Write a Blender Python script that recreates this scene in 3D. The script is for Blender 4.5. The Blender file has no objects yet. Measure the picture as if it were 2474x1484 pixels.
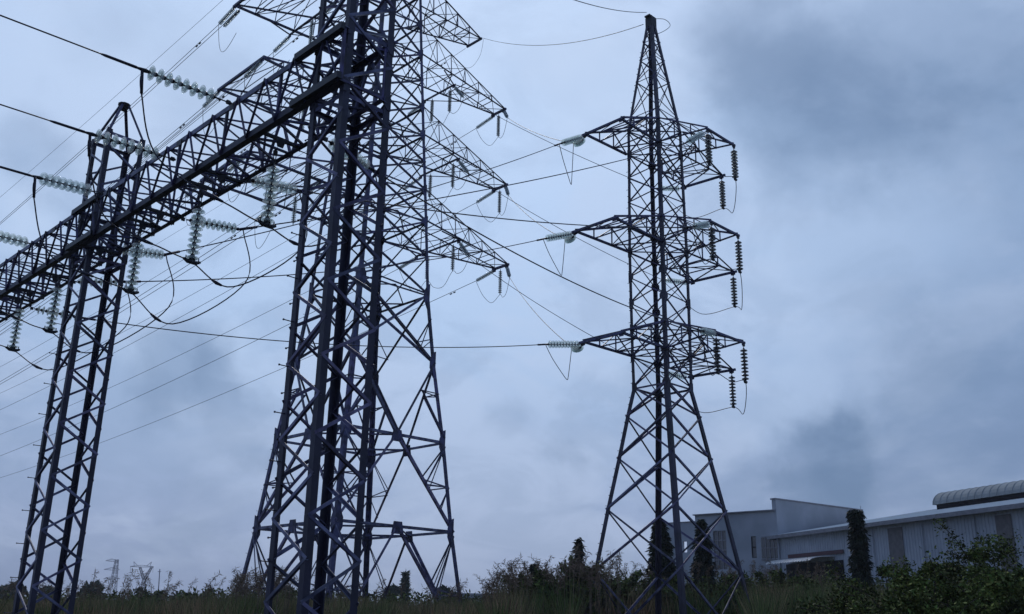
import bpy, math, random
import numpy as np
from mathutils import Vector, Matrix
random.seed(7); rng = np.random.default_rng(7)
C = bpy.context.scene.collection
R = math.radians
EYE = 2.0                                   # eye height above the ground

# ------------------------------------------------------------------ camera
sc = bpy.context.scene
cd = bpy.data.cameras.new("camera"); cam = bpy.data.objects.new("camera", cd); C.objects.link(cam)
cd.sensor_width = 36.0; cd.lens = 36.0 * 2343.57 / 2473.0
cd.clip_start = 0.1; cd.clip_end = 6000
cam.matrix_world = Matrix.Translation((0, 0, EYE)) @ Matrix.Rotation(R(90 + 18.228), 4, 'X') @ Matrix.Rotation(R(1.05), 4, 'Z')
sc.camera = cam

# ------------------------------------------------------------------ world
SUN_EL, SUN_AZ = 43.0, -7.0                 # azimuth clockwise from +Y
sd = Vector((math.sin(R(SUN_AZ)) * math.cos(R(SUN_EL)), math.cos(R(SUN_AZ)) * math.cos(R(SUN_EL)), math.sin(R(SUN_EL))))
w = bpy.data.worlds.new("World"); sc.world = w; w.use_nodes = True
nt = w.node_tree; N = nt.nodes; N.clear()
def nd(tree, t, **k):
    n = tree.nodes.new(t)
    for a, b in k.items(): setattr(n, a, b)
    return n
def lk(tree, a, b): tree.links.new(a, b)
out = nd(nt, 'ShaderNodeOutputWorld')
sky = nd(nt, 'ShaderNodeTexSky', sky_type='NISHITA', sun_disc=False, sun_elevation=R(SUN_EL), sun_rotation=R(SUN_AZ), air_density=1.5, dust_density=2.0)
bg1 = nd(nt, 'ShaderNodeBackground'); bg1.inputs[1].default_value = 0.06
lk(nt, sky.outputs[0], bg1.inputs[0])
tc = nd(nt, 'ShaderNodeTexCoord')
def vm(op, a, b=None, s=None):
    n = nd(nt, 'ShaderNodeVectorMath', operation=op)
    for i, v in enumerate((a, b)):
        if v is None: continue
        if isinstance(v, (tuple, Vector)): n.inputs[i].default_value = tuple(v)
        else: lk(nt, v, n.inputs[i])
    if s is not None:
        if isinstance(s, float): n.inputs['Scale'].default_value = s
        else: lk(nt, s, n.inputs['Scale'])
    return n
def ma(op, a, b=None, c=None, clamp=False):
    n = nd(nt, 'ShaderNodeMath', operation=op, use_clamp=clamp)
    for i, v in enumerate((a, b, c)):
        if v is None: continue
        if isinstance(v, (int, float)): n.inputs[i].default_value = v
        else: lk(nt, v, n.inputs[i])
    return n.outputs[0]
def mixc(f, a, b):
    n = nd(nt, 'ShaderNodeMix', data_type='RGBA')
    for i, v in ((0, f), (6, a), (7, b)):
        if isinstance(v, (int, float)): n.inputs[i].default_value = v
        elif isinstance(v, tuple): n.inputs[i].default_value = (*v, 1)
        else: lk(nt, v, n.inputs[i])
    return n.outputs[2]
dirn = vm('NORMALIZE', tc.outputs['Generated']).outputs[0]
sep = nd(nt, 'ShaderNodeSeparateXYZ'); lk(nt, dirn, sep.inputs[0])
den = ma('ADD', ma('MAXIMUM', sep.outputs[2], 0.0), 0.42)
inv = ma('DIVIDE', 1.0, den)
cl = vm('SCALE', dirn, s=inv).outputs[0]
def noise(vec, scale, detail, rough, dist=0.0, off=(0, 0, 0)):
    n = nd(nt, 'ShaderNodeTexNoise'); n.inputs['Scale'].default_value = scale; n.inputs['Detail'].default_value = detail
    n.inputs['Roughness'].default_value = rough; n.inputs['Distortion'].default_value = dist
    lk(nt, vm('ADD', vec, off).outputs[0], n.inputs['Vector']); return n.outputs['Fac']
def mr(v, a, b, c, d, smooth=True):
    n = nd(nt, 'ShaderNodeMapRange'); n.interpolation_type = 'SMOOTHSTEP' if smooth else 'LINEAR'
    lk(nt, v, n.inputs[0])
    for i, x in enumerate((a, b, c, d)): n.inputs[i + 1].default_value = x
    return n.outputs[0]
n1 = noise(cl, 2.6, 9, 0.58, 0.5, (3.1, 1.7, 0.4))
n2 = noise(cl, 5.0, 9, 0.6, 0.6, (5.3, 2.7, 8.4))
# pixel of the photo (2473 wide) -> direction
M3 = cam.matrix_world.to_3x3()
def pdir(px, py): return (M3 @ Vector(((px - 1236.5) / 2343.57, (742 - py) / 2343.57, -1))).normalized()
wn = nd(nt, 'ShaderNodeTexNoise'); wn.inputs['Scale'].default_value = 5.5; wn.inputs['Detail'].default_value = 9; wn.inputs['Roughness'].default_value = .56; lk(nt, dirn, wn.inputs['Vector'])
warp = vm('SCALE', vm('SUBTRACT', wn.outputs['Color'], (0.5, 0.5, 0.5)).outputs[0], s=0.20)
wd = vm('NORMALIZE', vm('ADD', dirn, warp.outputs[0]).outputs[0]).outputs[0]
n3 = noise(cl, 6.0, 8, 0.56, 0.15, (1.3, 4.7, 6.4)); brk = mr(n3, 0.36, 0.60, 0.62, 1.0)
def blob(px, py, rad, soft, stretch=1.0):                    # 1 inside a cloud lying in this direction
    c = pdir(px, py); d = vm('DISTANCE', wd, tuple(c)).outputs['Value']
    return ma('MULTIPLY', mr(d, rad - soft, rad + soft, 1.0, 0.0), brk)
sdot = vm('DOT_PRODUCT', dirn, tuple(sd)).outputs['Value']
glow = mr(sdot, 0.50, 1.04, 0.0, 1.0)
base = mixc(glow, (0.094, 0.168, 0.35), (0.53, 0.72, 1.03))
low = mr(sep.outputs[2], 0.0, 0.30, 1.0, 0.0)
base = mixc(ma('MULTIPLY', low, 0.62), base, (0.325, 0.405, 0.655))
# paler cloud banks and darker grey blue gaps
m1 = mr(n1, 0.44, 0.60, 0.0, 1.0)
base = mixc(ma('MULTIPLY', m1, 0.42), base, (0.54, 0.66, 0.90))
m2 = mr(n2, 0.38, 0.56, 1.0, 0.0)
base = mixc(ma('MULTIPLY', m2, 0.24), base, (0.17, 0.28, 0.48))
for (px, py, ra, so, st) in ((1480, 230, .075, .035, .5), (1230, 150, .14, .12, .25), (1420, 20, .05, .03, .3), (60, 250, .16, .1, .5), (300, 100, .10, .08, .35), (340, 800, .035, .02, .4), (570, 850, .022, .014, .4), (40, 590, .03, .015, .5),
                             (1890, 930, .03, .014, .42), (1790, 990, .025, .014, .3), (2040, 960, .022, .012, .3), (1960, 640, .10, .08, .25), (1480, 880, .02, .014, .35), (620, 930, .02, .012, .3), (2230, 480, .06, .04, .2)):
    base = mixc(ma('MULTIPLY', blob(px, py, ra, so), st), base, (0.55, 0.70, 0.96))
for (px, py, ra, so, st) in ((1900, 180, .085, .05, 0.55), (2080, 260, .075, .045, 0.48), (1850, 60, .06, .045, 0.44), (1960, 400, .05, .035, 0.35), (2330, 90, .10, .06, .45), (2330, 310, .075, .045, .4), (2380, 1130, .14, .08, 0.40), (2440, 700, .15, .12, 0.22), (1980, 1080, .046, .020, .8), (1930, 1190, .062, .035, .6),
                             (430, 905, .048, .022, 0.44), (530, 970, .030, .014, 0.40), (600, 1090, .022, .016, 0.31), (480, 1240, .03, .02, 0.26), (90, 430, .035, .02, 0.44), (260, 560, .04, .03, 0.26), (1330, 1085, .020, .014, 0.31), (1390, 1130, .014, .012, 0.22), (1180, 990, .018, .013, 0.22),
                             (1700, 520, .03, .03, 0.18), (1560, 900, .03, .025, 0.18), (250, 20, .04, .04, 0.19), (520, 200, .05, .04, 0.18), (760, 1180, .04, .03, 0.13)):
    base = mixc(ma('MULTIPLY', blob(px, py, ra, so), st), base, (0.118, 0.212, 0.39))
bg2 = nd(nt, 'ShaderNodeBackground'); lk(nt, base, bg2.inputs[0]); bg2.inputs[1].default_value = 1.0
mx = nd(nt, 'ShaderNodeMixShader'); mx.inputs[0].default_value = 0.93
lk(nt, bg1.outputs[0], mx.inputs[1]); lk(nt, bg2.outputs[0], mx.inputs[2]); lk(nt, mx.outputs[0], out.inputs[0])

# ------------------------------------------------------------------ sun behind thin cloud
sl = bpy.data.lights.new("sun", 'SUN'); so_ = bpy.data.objects.new("sun", sl); C.objects.link(so_)
sl.energy = 1.2; sl.angle = R(12); sl.color = (1.0, 0.96, 0.9)
so_.rotation_euler = (-sd).to_track_quat('-Z', 'Y').to_euler()
vs = sc.view_settings; vs.view_transform = 'Standard'; vs.look = 'None'; vs.exposure = 0.0; vs.gamma = 1.0
vs.use_curve_mapping = False
sc.cycles.max_bounces = 6; sc.cycles.transparent_max_bounces = 16

# ------------------------------------------------------------------ materials
def mat(name, col, rough=0.6, metal=0.0, noise_amt=0.25, scale=3.0, col2=None, trans=0.0, island=0.0, spec=0.5, coat=0.0, bump=0.0):
    m = bpy.data.materials.new(name); m.use_nodes = True; t = m.node_tree; b = t.nodes['Principled BSDF']
    b.inputs['Roughness'].default_value = rough; b.inputs['Metallic'].default_value = metal
    b.inputs['Specular IOR Level'].default_value = spec
    b.inputs['Transmission Weight'].default_value = trans
    tcn = nd(t, 'ShaderNodeTexCoord'); nz = nd(t, 'ShaderNodeTexNoise'); nz.inputs['Scale'].default_value = scale; nz.inputs['Detail'].default_value = 6
    lk(t, tcn.outputs['Object'], nz.inputs['Vector'])
    rp = nd(t, 'ShaderNodeValToRGB'); rp.color_ramp.elements[0].position = 0.40; rp.color_ramp.elements[1].position = 0.60
    c2 = col2 if col2 else tuple(c * (1 - noise_amt) for c in col)
    rp.color_ramp.elements[0].color = (*c2, 1); rp.color_ramp.elements[1].color = (*col, 1)
    lk(t, nz.outputs['Fac'], rp.inputs[0]); src = rp.outputs[0]
    if island:
        g = nd(t, 'ShaderNodeNewGeometry'); hs = nd(t, 'ShaderNodeHueSaturation')
        mm = nd(t, 'ShaderNodeMapRange'); mm.inputs[3].default_value = 1 - island; mm.inputs[4].default_value = 1 + island
        lk(t, g.outputs['Random Per Island'], mm.inputs[0]); lk(t, mm.outputs[0], hs.inputs['Value'])
        m2_ = nd(t, 'ShaderNodeMapRange'); m2_.inputs[3].default_value = 0.5 - island * .06; m2_.inputs[4].default_value = 0.5 + island * .05
        w2 = nd(t, 'ShaderNodeTexWhiteNoise', noise_dimensions='1D'); lk(t, g.outputs['Random Per Island'], w2.inputs['W'])
        lk(t, w2.outputs['Value'], m2_.inputs[0]); lk(t, m2_.outputs[0], hs.inputs['Hue']); lk(t, src, hs.inputs['Color']); src = hs.outputs[0]
    if bump:
        bn = nd(t, 'ShaderNodeBump'); bn.inputs['Strength'].default_value = bump; bn.inputs['Distance'].default_value = .02
        lk(t, nz.outputs['Fac'], bn.inputs['Height']); lk(t, bn.outputs[0], b.inputs['Normal'])
    lk(t, src, b.inputs['Base Color']); return m
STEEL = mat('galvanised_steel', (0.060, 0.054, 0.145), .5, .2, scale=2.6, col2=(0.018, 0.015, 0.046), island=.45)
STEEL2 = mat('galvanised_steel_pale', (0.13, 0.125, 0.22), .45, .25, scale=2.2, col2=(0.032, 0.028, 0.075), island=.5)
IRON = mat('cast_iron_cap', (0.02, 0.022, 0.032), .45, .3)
WIRE = mat('aluminium_conductor', (0.025, 0.025, 0.05), .5, .4)
def glassy(name, body, edge, tc1=(.88, .91, .95), c1=(.58, .62, .64), c2=(.9, .92, .95), ts=.5):
    m = bpy.data.materials.new(name); m.use_nodes = True; t = m.node_tree; t.nodes.clear(); o = nd(t, 'ShaderNodeOutputMaterial')
    tr = nd(t, 'ShaderNodeBsdfTransparent'); tr.inputs[0].default_value = (.90, .94, .93, 1); pb = nd(t, 'ShaderNodeBsdfPrincipled'); pb.inputs['Roughness'].default_value = .12
    tl = nd(t, 'ShaderNodeBsdfTranslucent'); tl.inputs[0].default_value = (*tc1, 1); nz = nd(t, 'ShaderNodeTexNoise'); nz.inputs['Scale'].default_value = 9
    rp_ = nd(t, 'ShaderNodeValToRGB'); rp_.color_ramp.elements[0].color = (*c1, 1); rp_.color_ramp.elements[1].color = (*c2, 1); lk(t, nz.outputs[0], rp_.inputs[0]); lk(t, rp_.outputs[0], pb.inputs['Base Color'])
    a = nd(t, 'ShaderNodeMixShader'); a.inputs[0].default_value = ts; lk(t, pb.outputs[0], a.inputs[1]); lk(t, tl.outputs[0], a.inputs[2])
    lw = nd(t, 'ShaderNodeLayerWeight'); lw.inputs[0].default_value = .4; r2 = nd(t, 'ShaderNodeMapRange'); r2.inputs[3].default_value = body; r2.inputs[4].default_value = edge; lk(t, lw.outputs['Facing'], r2.inputs[0])
    b = nd(t, 'ShaderNodeMixShader'); lk(t, r2.outputs[0], b.inputs[0]); lk(t, tr.outputs[0], b.inputs[1]); lk(t, a.outputs[0], b.inputs[2]); lk(t, b.outputs[0], o.inputs[0]); return m
GLASS = glassy('insulator_glass', .12, .62, (.98, .99, 1.0), (.7, .73, .76), (1.0, 1.0, 1.0), .6)
GLASSF = glassy('insulator_glass_far', .4, .75, (.6, .64, .68), (.3, .33, .36), (.55, .6, .64))
GLASSD = glassy('smoky_insulator_glass', .45, .85, (.42, .4, .44), (.14, .13, .15), (.32, .31, .35), .4)
PLATE = mat('white_sign_enamel', (0.6, 0.62, 0.64), .4, 0, .1)
LEAF = mat('shrub_leaf', (0.115, 0.150, 0.040), .75, 0, scale=2.2, col2=(0.040, 0.045, 0.018), island=.65, spec=.08)
LEAFD = mat('dark_evergreen_leaf', (0.024, 0.036, 0.020), .6, 0, scale=2, col2=(0.008, 0.014, 0.01), island=.5, spec=.2)
LEAFF = mat('far_tree_leaf', (0.05, 0.07, 0.045), .7, 0, scale=.5, col2=(0.025, 0.035, 0.025), island=.4, spec=.2)
BARK = mat('bark', (0.06, 0.045, 0.035), .9, 0, scale=6)
LEGST = mat('dark_leg_steel', (0.030, 0.027, 0.058), .5, .2, scale=1.3, col2=(0.012, 0.011, 0.026), island=.3)  # darker tone than the bracing steel
GRASS = mat('grass_blade', (0.30, 0.21, 0.12), .8, 0, scale=.3, col2=(0.085, 0.13, 0.04), island=.6, spec=.08)
REED = mat('reed_plume', (0.20, 0.15, 0.11), .8, 0, scale=2, island=.4, spec=.05)
FLOWER = mat('pale_flower', (0.3, 0.28, 0.28), .6, 0)
GROUND = mat('dark_soil', (0.035, 0.035, 0.02), .95, 0, scale=.2, col2=(0.02, 0.022, 0.012))

# ------------------------------------------------------------------ helpers
def tag(o, label=None, cat=None, group=None, kind=None):
    if label: o['label'] = label
    if cat: o['category'] = cat
    if group: o['group'] = group
    if kind: o['kind'] = kind
    return o
def empty(name, loc, label, cat, group=None):
    o = bpy.data.objects.new(name, None); o.empty_display_size = .3; C.objects.link(o); o.location = loc
    return tag(o, label, cat, group)
def link(name, me, parent=None):
    o = bpy.data.objects.new(name, me); C.objects.link(o)
    if parent is not None:
        o.parent = parent; o.location = (0, 0, 0)
    return o
class MB:
    def __init__(s): s.v = []; s.f = []; s.m = []
    def add(s, vs, fs, mi=0):
        b = len(s.v); s.v += [tuple(v) for v in vs]; s.f += [tuple(b + i for i in f) for f in fs]; s.m += [mi] * len(fs)
    def prism(s, prof, p0, p1, a, b, mi=0):
        n = len(prof)
        vs = [p0 + a * x + b * y for x, y in prof] + [p1 + a * x + b * y for x, y in prof]
        fs = [(i, (i + 1) % n, n + (i + 1) % n, n + i) for i in range(n)] + [tuple(range(n - 1, -1, -1)), tuple(range(n, 2 * n))]
        s.add(vs, fs, mi)
    def frame(s, p0, p1, a):
        d = (p1 - p0).normalized(); a = (a - d * a.dot(d))
        if a.length < 1e-4: a = d.orthogonal()
        a.normalize(); return d, a, d.cross(a)
    def angle(s, p0, p1, a, b, w, t=None, mi=0):              # rolled L section, flanges along a and b
        t = t or max(.012, w * .13)
        d, a1, c = s.frame(p0, p1, a); b1 = c if c.dot(b) >= 0 else -c
        s.prism([(0, 0), (w, 0), (w, t), (t, t), (t, w), (0, w)], p0, p1, a1, b1, mi)
    def bar(s, p0, p1, w, h, a=Vector((0, 0, 1)), mi=0):
        d, a1, c = s.frame(p0, p1, a); s.prism([(-h / 2, -w / 2), (h / 2, -w / 2), (h / 2, w / 2), (-h / 2, w / 2)], p0, p1, a1, c, mi)
    def tube(s, pts, r, n=6, mi=0):
        pts = [Vector(p) for p in pts]; k = len(pts); vs = []; rr = r if isinstance(r, (list, tuple)) else [r] * k
        up = Vector((0, 0, 1))
        for i, p in enumerate(pts):
            d = (pts[min(i + 1, k - 1)] - pts[max(i - 1, 0)]).normalized()
            a = d.cross(up)
            if a.length < .05: a = d.cross(Vector((1, 0, 0)))
            a.normalize(); c = d.cross(a)
            vs += [p + (a * math.cos(6.28319 * j / n) + c * math.sin(6.28319 * j / n)) * rr[i] for j in range(n)]
        fs = [(i * n + j, i * n + (j + 1) % n, (i + 1) * n + (j + 1) % n, (i + 1) * n + j) for i in range(k - 1) for j in range(n)]
        fs += [tuple(range(n - 1, -1, -1)), tuple(range((k - 1) * n, k * n))]; s.add(vs, fs, mi)
    def box(s, c, sx, sy, sz, X=Vector((1, 0, 0)), Y=Vector((0, 1, 0)), Z=Vector((0, 0, 1)), mi=0):
        c = Vector(c); vs = [c + X * (sx * i) + Y * (sy * j) + Z * (sz * k) for k in (-.5, .5) for j in (-.5, .5) for i in (-.5, .5)]
        s.add(vs, [(0, 2, 3, 1), (4, 5, 7, 6), (0, 1, 5, 4), (1, 3, 7, 5), (3, 2, 6, 7), (2, 0, 4, 6)], mi)
    def plate(s, c, nrm, pts2, t, up=Vector((0, 0, 1)), mi=0):
        n = nrm.normalized(); x = up.cross(n).normalized(); y = n.cross(x)
        k = len(pts2); vs = [c + x * a + y * b + n * (t / 2) for a, b in pts2] + [c + x * a + y * b - n * (t / 2) for a, b in pts2]
        s.add(vs, [tuple(range(k)), tuple(range(2 * k - 1, k - 1, -1))] + [(i, k + i, k + (i + 1) % k, (i + 1) % k) for i in range(k)], mi)
    def lathe(s, prof, c, ax, n=14, mi=0):
        ax = ax.normalized(); a = ax.orthogonal().normalized(); b = ax.cross(a); vs = []
        for h, r in prof: vs += [c + ax * h + (a * math.cos(6.28319 * j / n) + b * math.sin(6.28319 * j / n)) * r for j in range(n)]
        k = len(prof); s.add(vs, [(i * n + j, i * n + (j + 1) % n, (i + 1) * n + (j + 1) % n, (i + 1) * n + j) for i in range(k - 1) for j in range(n)], mi)
    def mesh(s, name, mats, org=None, smooth=False):
        me = bpy.data.meshes.new(name)
        vs = s.v if org is None else [(x - org[0], y - org[1], z - org[2]) for x, y, z in s.v]
        me.from_pydata(vs, [], s.f)
        for m in (mats if isinstance(mats, (list, tuple)) else [mats]): me.materials.append(m)
        me.polygons.foreach_set('material_index', s.m)
        if smooth: me.polygons.foreach_set('use_smooth', [True] * len(s.f))
        me.update(); return me
    def build(s, name, mats, parent=None, smooth=False):
        if not s.f: return None
        org = parent.matrix_world.translation if parent is not None else Vector((0, 0, 0))
        if parent is not None:
            org = Vector(parent.location); q = parent.parent
            while q is not None: org = org + q.location; q = q.parent
        return link(name, s.mesh(name, mats, org, smooth), parent)
class Frame:                                                   # local axes of a structure: x to the far right, y to the far left
    def __init__(s, ox, oy, psi):
        s.o = Vector((ox, oy, 0)); s.x = Vector((math.sin(psi), math.cos(psi), 0)); s.y = Vector((-math.cos(psi), math.sin(psi), 0))
    def __call__(s, x, y, z): return s.o + s.x * x + s.y * y + Vector((0, 0, z + EYE))
FA = Frame(-3.3872, 17.6059, .785726); FB = Frame(-12.2166, 26.8761, .785726)
F2 = Frame(7.1378, 44.4303, .793284); F1 = Frame(-9.2262, 59.2864, .794704)
UP = Vector((0, 0, 1))
SG = dict(N=(-1, -1), L=(-1, 1), F=(1, 1), R=(1, -1)); RING = ['N', 'L', 'F', 'R']
def interp(tab, z):
    for (z0, a0), (z1, a1) in zip(tab, tab[1:]):
        if z <= z1: return a0 + (a1 - a0) * (z - z0) / (z1 - z0)
    return tab[-1][1]
def sagline(p, q, sag, n=24):
    return [p.lerp(q, i / n) - UP * (4 * sag * (i / n) * (1 - i / n)) for i in range(n + 1)]
def spline(pts, n=10):
    P = [pts[0]] + list(pts) + [pts[-1]]; out = []
    for i in range(1, len(P) - 2):
        a, b, c, d = P[i - 1:i + 3]
        for k in range(n):
            t = k / n; out.append(.5 * ((2 * b) + (c - a) * t + (2 * a - 5 * b + 4 * c - d) * t * t + (3 * b - a - 3 * c + d) * t ** 3))
    out.append(P[-1]); return out
def cable(name, pts, r, label, cat, group=None, n=6, extra=None):
    m = MB(); m.tube(pts, r, n)
    if extra: extra(m)
    o = m.build(name, WIRE, None, True); return tag(o, label, cat, group)

# ------------------------------------------------------------------ lattice pieces
def leg_parts(root, fr, corner, tab, w, mats=LEGST, gz=(), gw=.3, bolts=None, bolt_len=.2, gh=1.0):
    """one corner leg following the half width table, with its own gusset plates and step bolts"""
    sx, sy = SG[corner]; m = MB()
    pts = [fr(sx * a, sy * a, z) for z, a in tab]
    for p0, p1 in zip(pts, pts[1:]): m.angle(p0, p1 + (p1 - p0).normalized() * .03, fr.x * -sx, fr.y * -sy, w)
    leg = m.build('leg', mats, root)
    for z in gz:
        a = interp(tab, z); g = MB(); s_ = gw
        for nrm, al, off in ((fr.x * sx, fr.y * -sy, (sx * (a + .008), sy * a)), (fr.y * sy, fr.x * -sx, (sx * a, sy * (a + .008)))):
            c = fr(off[0], off[1], z)
            pts8 = [(-.02, -s_ * gh), (.45 * s_, -s_ * gh * .9), (s_, -.3 * s_ * gh), (s_, .3 * s_ * gh), (.45 * s_, s_ * gh * .9), (-.02, s_ * gh)]
            vs = [c + al * x + UP * y + nrm * .006 for x, y in pts8] + [c + al * x + UP * y - nrm * .006 for x, y in pts8]; k = 6
            g.add(vs, [tuple(range(k)), tuple(range(2 * k - 1, k - 1, -1))] + [(i, k + i, k + (i + 1) % k, (i + 1) % k) for i in range(k)])
        g.build('gusset_plate', mats, leg)
    if bolts:
        z, zend, st = bolts; k = 0
        while z < zend:
            a = interp(tab, z); b = MB(); o = (fr.x * sx) if k % 2 else (fr.y * sy)
            c = fr(sx * a, sy * a, z) - ((fr.y * sy) if k % 2 else (fr.x * sx)) * w * .55
            b.tube([c, c + o * bolt_len], .011, 5); b.tube([c + o * bolt_len, c + o * (bolt_len + .02)], .02, 6)
            b.build('step_bolt', mats, leg); z += st * (1 + .03 * math.sin(k * 2.3)); k += 1
    return leg
def corner_pt(fr, c, tab, z, off=0.0): a = interp(tab, z) + off; return fr(SG[c][0] * a, SG[c][1] * a, z)
def face_normal(fr, c0, c1):
    v = Vector(((SG[c0][0] + SG[c1][0]) / 2, (SG[c0][1] + SG[c1][1]) / 2)); return fr.x * v.x + fr.y * v.y
def xface(m, fr, c0, c1, tab, levels, w, horiz=(), single=False):
    n = face_normal(fr, c0, c1)
    for i, (z0, z1) in enumerate(zip(levels, levels[1:])):
        a0, a1 = corner_pt(fr, c0, tab, z0), corner_pt(fr, c0, tab, z1); b0, b1 = corner_pt(fr, c1, tab, z0), corner_pt(fr, c1, tab, z1)
        m.angle(a0 + n * .004, b1 + n * .004, UP, -n, w)
        if not single: m.angle(b0 - n * .03, a1 - n * .03, UP, -n, w)
    for z in horiz: m.angle(corner_pt(fr, c0, tab, z) - n * .015, corner_pt(fr, c1, tab, z) - n * .015, UP * -1, -n, w)
def chordline(m, p, q, w, out=UP, mi=0):
    d = (q - p).normalized(); s = d.cross(out)
    if s.length < .1: s = d.orthogonal()
    m.angle(p, q, out, s.normalized(), w, mi=mi)
def lace(m, a0, a1, b0, b1, n, w, rungs=True, cross=False, start=0):
    """zigzag between the line a0-a1 and the line b0-b1"""
    for i in range(n):
        t0, t1 = i / n, (i + 1) / n
        A0, A1, B0, B1 = a0.lerp(a1, t0), a0.lerp(a1, t1), b0.lerp(b1, t0), b0.lerp(b1, t1)
        if (i + start) % 2 == 0 or cross: chordline(m, A0, B1, w)
        if (i + start) % 2 == 1 or cross: chordline(m, B0, A1, w)
        if rungs and (B1 - A1).length > .25 and i < n - 1: chordline(m, A1, B1, w)

# ------------------------------------------------------------------ gantry columns and beam
def column(fr, label, zphase, bolt_leg='L'):
    root = empty('lattice_column', fr(0, 0, -EYE), label, 'lattice column', 'columns carrying the gantry beam')
    a = .57; tab = [(-EYE, a), (14.0, a)]; P = 1.42
    for c in RING:
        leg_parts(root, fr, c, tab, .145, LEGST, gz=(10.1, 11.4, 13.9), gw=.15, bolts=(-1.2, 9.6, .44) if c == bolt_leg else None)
    # four slanting members to the cap
    m = MB()
    for c in RING:
        m.angle(corner_pt(fr, c, tab, 13.98), fr(SG[c][0] * .12, SG[c][1] * .12, 15.25), fr.x * -SG[c][0], fr.y * -SG[c][1], .075)
    m.build('peak_frame', STEEL, root)
    cp = MB(); cp.lathe([(0, .0), (0, .11), (.06, .13), (.15, .19), (.19, .19), (.19, .0)], fr(0, 0, 15.08), UP, 10); cp.build('peak_cap', IRON, root)
    for c0, c1 in (('L', 'N'), ('N', 'R'), ('R', 'F'), ('F', 'L')):
        m = MB(); n = face_normal(fr, c0, c1); z = zphase - 4 * P
        while z < 13.4:
            for (ca, za, cb, zb) in ((c0, z, c1, z + P / 2), (c1, z + P / 2, c0, z + P)):
                if za < -1.9 or zb > 14: continue
                m.angle(corner_pt(fr, ca, tab, za) + n * .006, corner_pt(fr, cb, tab, zb) + n * .006, UP, -n, .062)
            z += P
        for zz in (9.95, 11.5, 13.95): m.angle(corner_pt(fr, c0, tab, zz) - n * .02, corner_pt(fr, c1, tab, zz) - n * .02, UP * -1, -n, .09)
        m.build('face_lacing', STEEL2, root)
    return root
colA = column(FA, 'near lattice column standing closest to the camera, in front of the tall four-circuit tower', 3.13)
colB = column(FB, 'left lattice column with a dark cap on its four-legged peak above the gantry beam', 5.0)

by0, by1 = -.62, 26.0; bz0, bz1 = 10.10, 11.36
bu = lambda y: -.70 + .01 * y; BW = 1.113
beam = empty('gantry_beam', FA(-.1, -.6, 10.1), 'box lattice beam running from the near column past the left capped column and out of frame', 'gantry beam')
m = MB(); m.angle(FA(bu(by0), by0, bz0), FA(bu(by1), by1, bz0), UP, FA.x, .155, .02); m.build('lower_front_chord', LEGST, beam)
m = MB(); m.angle(FA(bu(by0), by0, bz1), FA(bu(by1), by1, bz1), -UP, FA.x, .13, .018); m.build('upper_front_chord', STEEL2, beam)
m = MB(); m.angle(FA(bu(by0) + BW, by0, bz0), FA(bu(by1) + BW, by1, bz0), UP, -FA.x, .12, .016); m.build('lower_back_chord', STEEL, beam)
m = MB(); m.angle(FA(bu(by0) + BW, by0, bz1), FA(bu(by1) + BW, by1, bz1), -UP, -FA.x, .11, .016); m.build('upper_back_chord', STEEL, beam)
pn = [by0 + .02 + i * 1.16 for i in range(int((by1 - by0) / 1.16) + 1)]
faces = dict(front=lambda y, k: FA(bu(y) - .004, y, (bz0, bz1)[k]), back=lambda y, k: FA(bu(y) + BW + .004, y, (bz0, bz1)[k]),
             top=lambda y, k: FA(bu(y) + (0, BW)[k], y, bz1 - .03), bottom=lambda y, k: FA(bu(y) + (0, BW)[k], y, bz0 + .03))
for nm, f in faces.items():
    m = MB(); o = {'front': -FA.x, 'back': FA.x, 'top': UP, 'bottom': -UP}[nm]
    for i, (y0, y1) in enumerate(zip(pn, pn[1:])):
        ym = (y0 + y1) / 2
        if nm in ('front', 'back'):
            m.angle(f(y0, 0), f(ym, 1), FA.y, o, .055); m.angle(f(ym, 1), f(y1, 0), FA.y, o, .055)
            if i % 2 == 0: m.angle(f(y0, 0) - o * .02, f(y0, 1) - o * .02, FA.y, -o, .06)
        elif nm == 'top':
            m.angle(f(ym, 0), f(ym + .58, 1), FA.y, -UP, .048); m.angle(f(ym, 1), f(ym, 0), FA.y, -UP, .048)
            m.angle(f(ym, 0), f(ym - .58, 1), FA.y, -UP, .045)
        else:
            m.angle(f(y0, 0), f(ym, 1), FA.y, UP, .048); m.angle(f(ym, 1), f(y1, 0), FA.y, UP, .048); m.angle(f(y0, 0), f(y0, 1), FA.y, UP, .048)
    m.build('side_lacing' if nm in ('front', 'back') else 'plan_lacing', STEEL, beam)
for y0, y1 in ((-.66, 1.05), (11.1, 12.9)):
    for z in (bz0 + .09, bz1 - .05):
        m = MB(); p, q = FA(bu(y0) - .05, y0, z), FA(bu(y1) - .05, y1, z); m.bar(p, q, .10, .145)
        pass
        m.build('splice_channel', IRON, beam)
for y in (2.4, 3.7, 5.0, 5.9, 6.3, 8.2, 9.2, 10.4, 12.0, 14.4, 15.3, 17.5, 18.6, 20.7):
    m = MB(); x = bu(y) + BW * .5; z = bz0 - .01
    side = y in (3.7, 6.3, 10.4, 14.4)
    if side: m.plate(FA(bu(y) - .03, y, bz1 - .12), FA.x, [(-.12, -.1), (.12, -.1), (.12, .06), (-.12, .06)], .02)
    else: m.plate(FA(x, y, z - .02), FA.y, [(-.07, -.14), (.07, -.14), (.14, .1), (-.14, .1)], .02); m.angle(FA(bu(y), y, bz0), FA(bu(y) + BW, y, bz0), UP, FA.y, .07)
    m.build('attachment_plate', IRON, beam)

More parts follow.
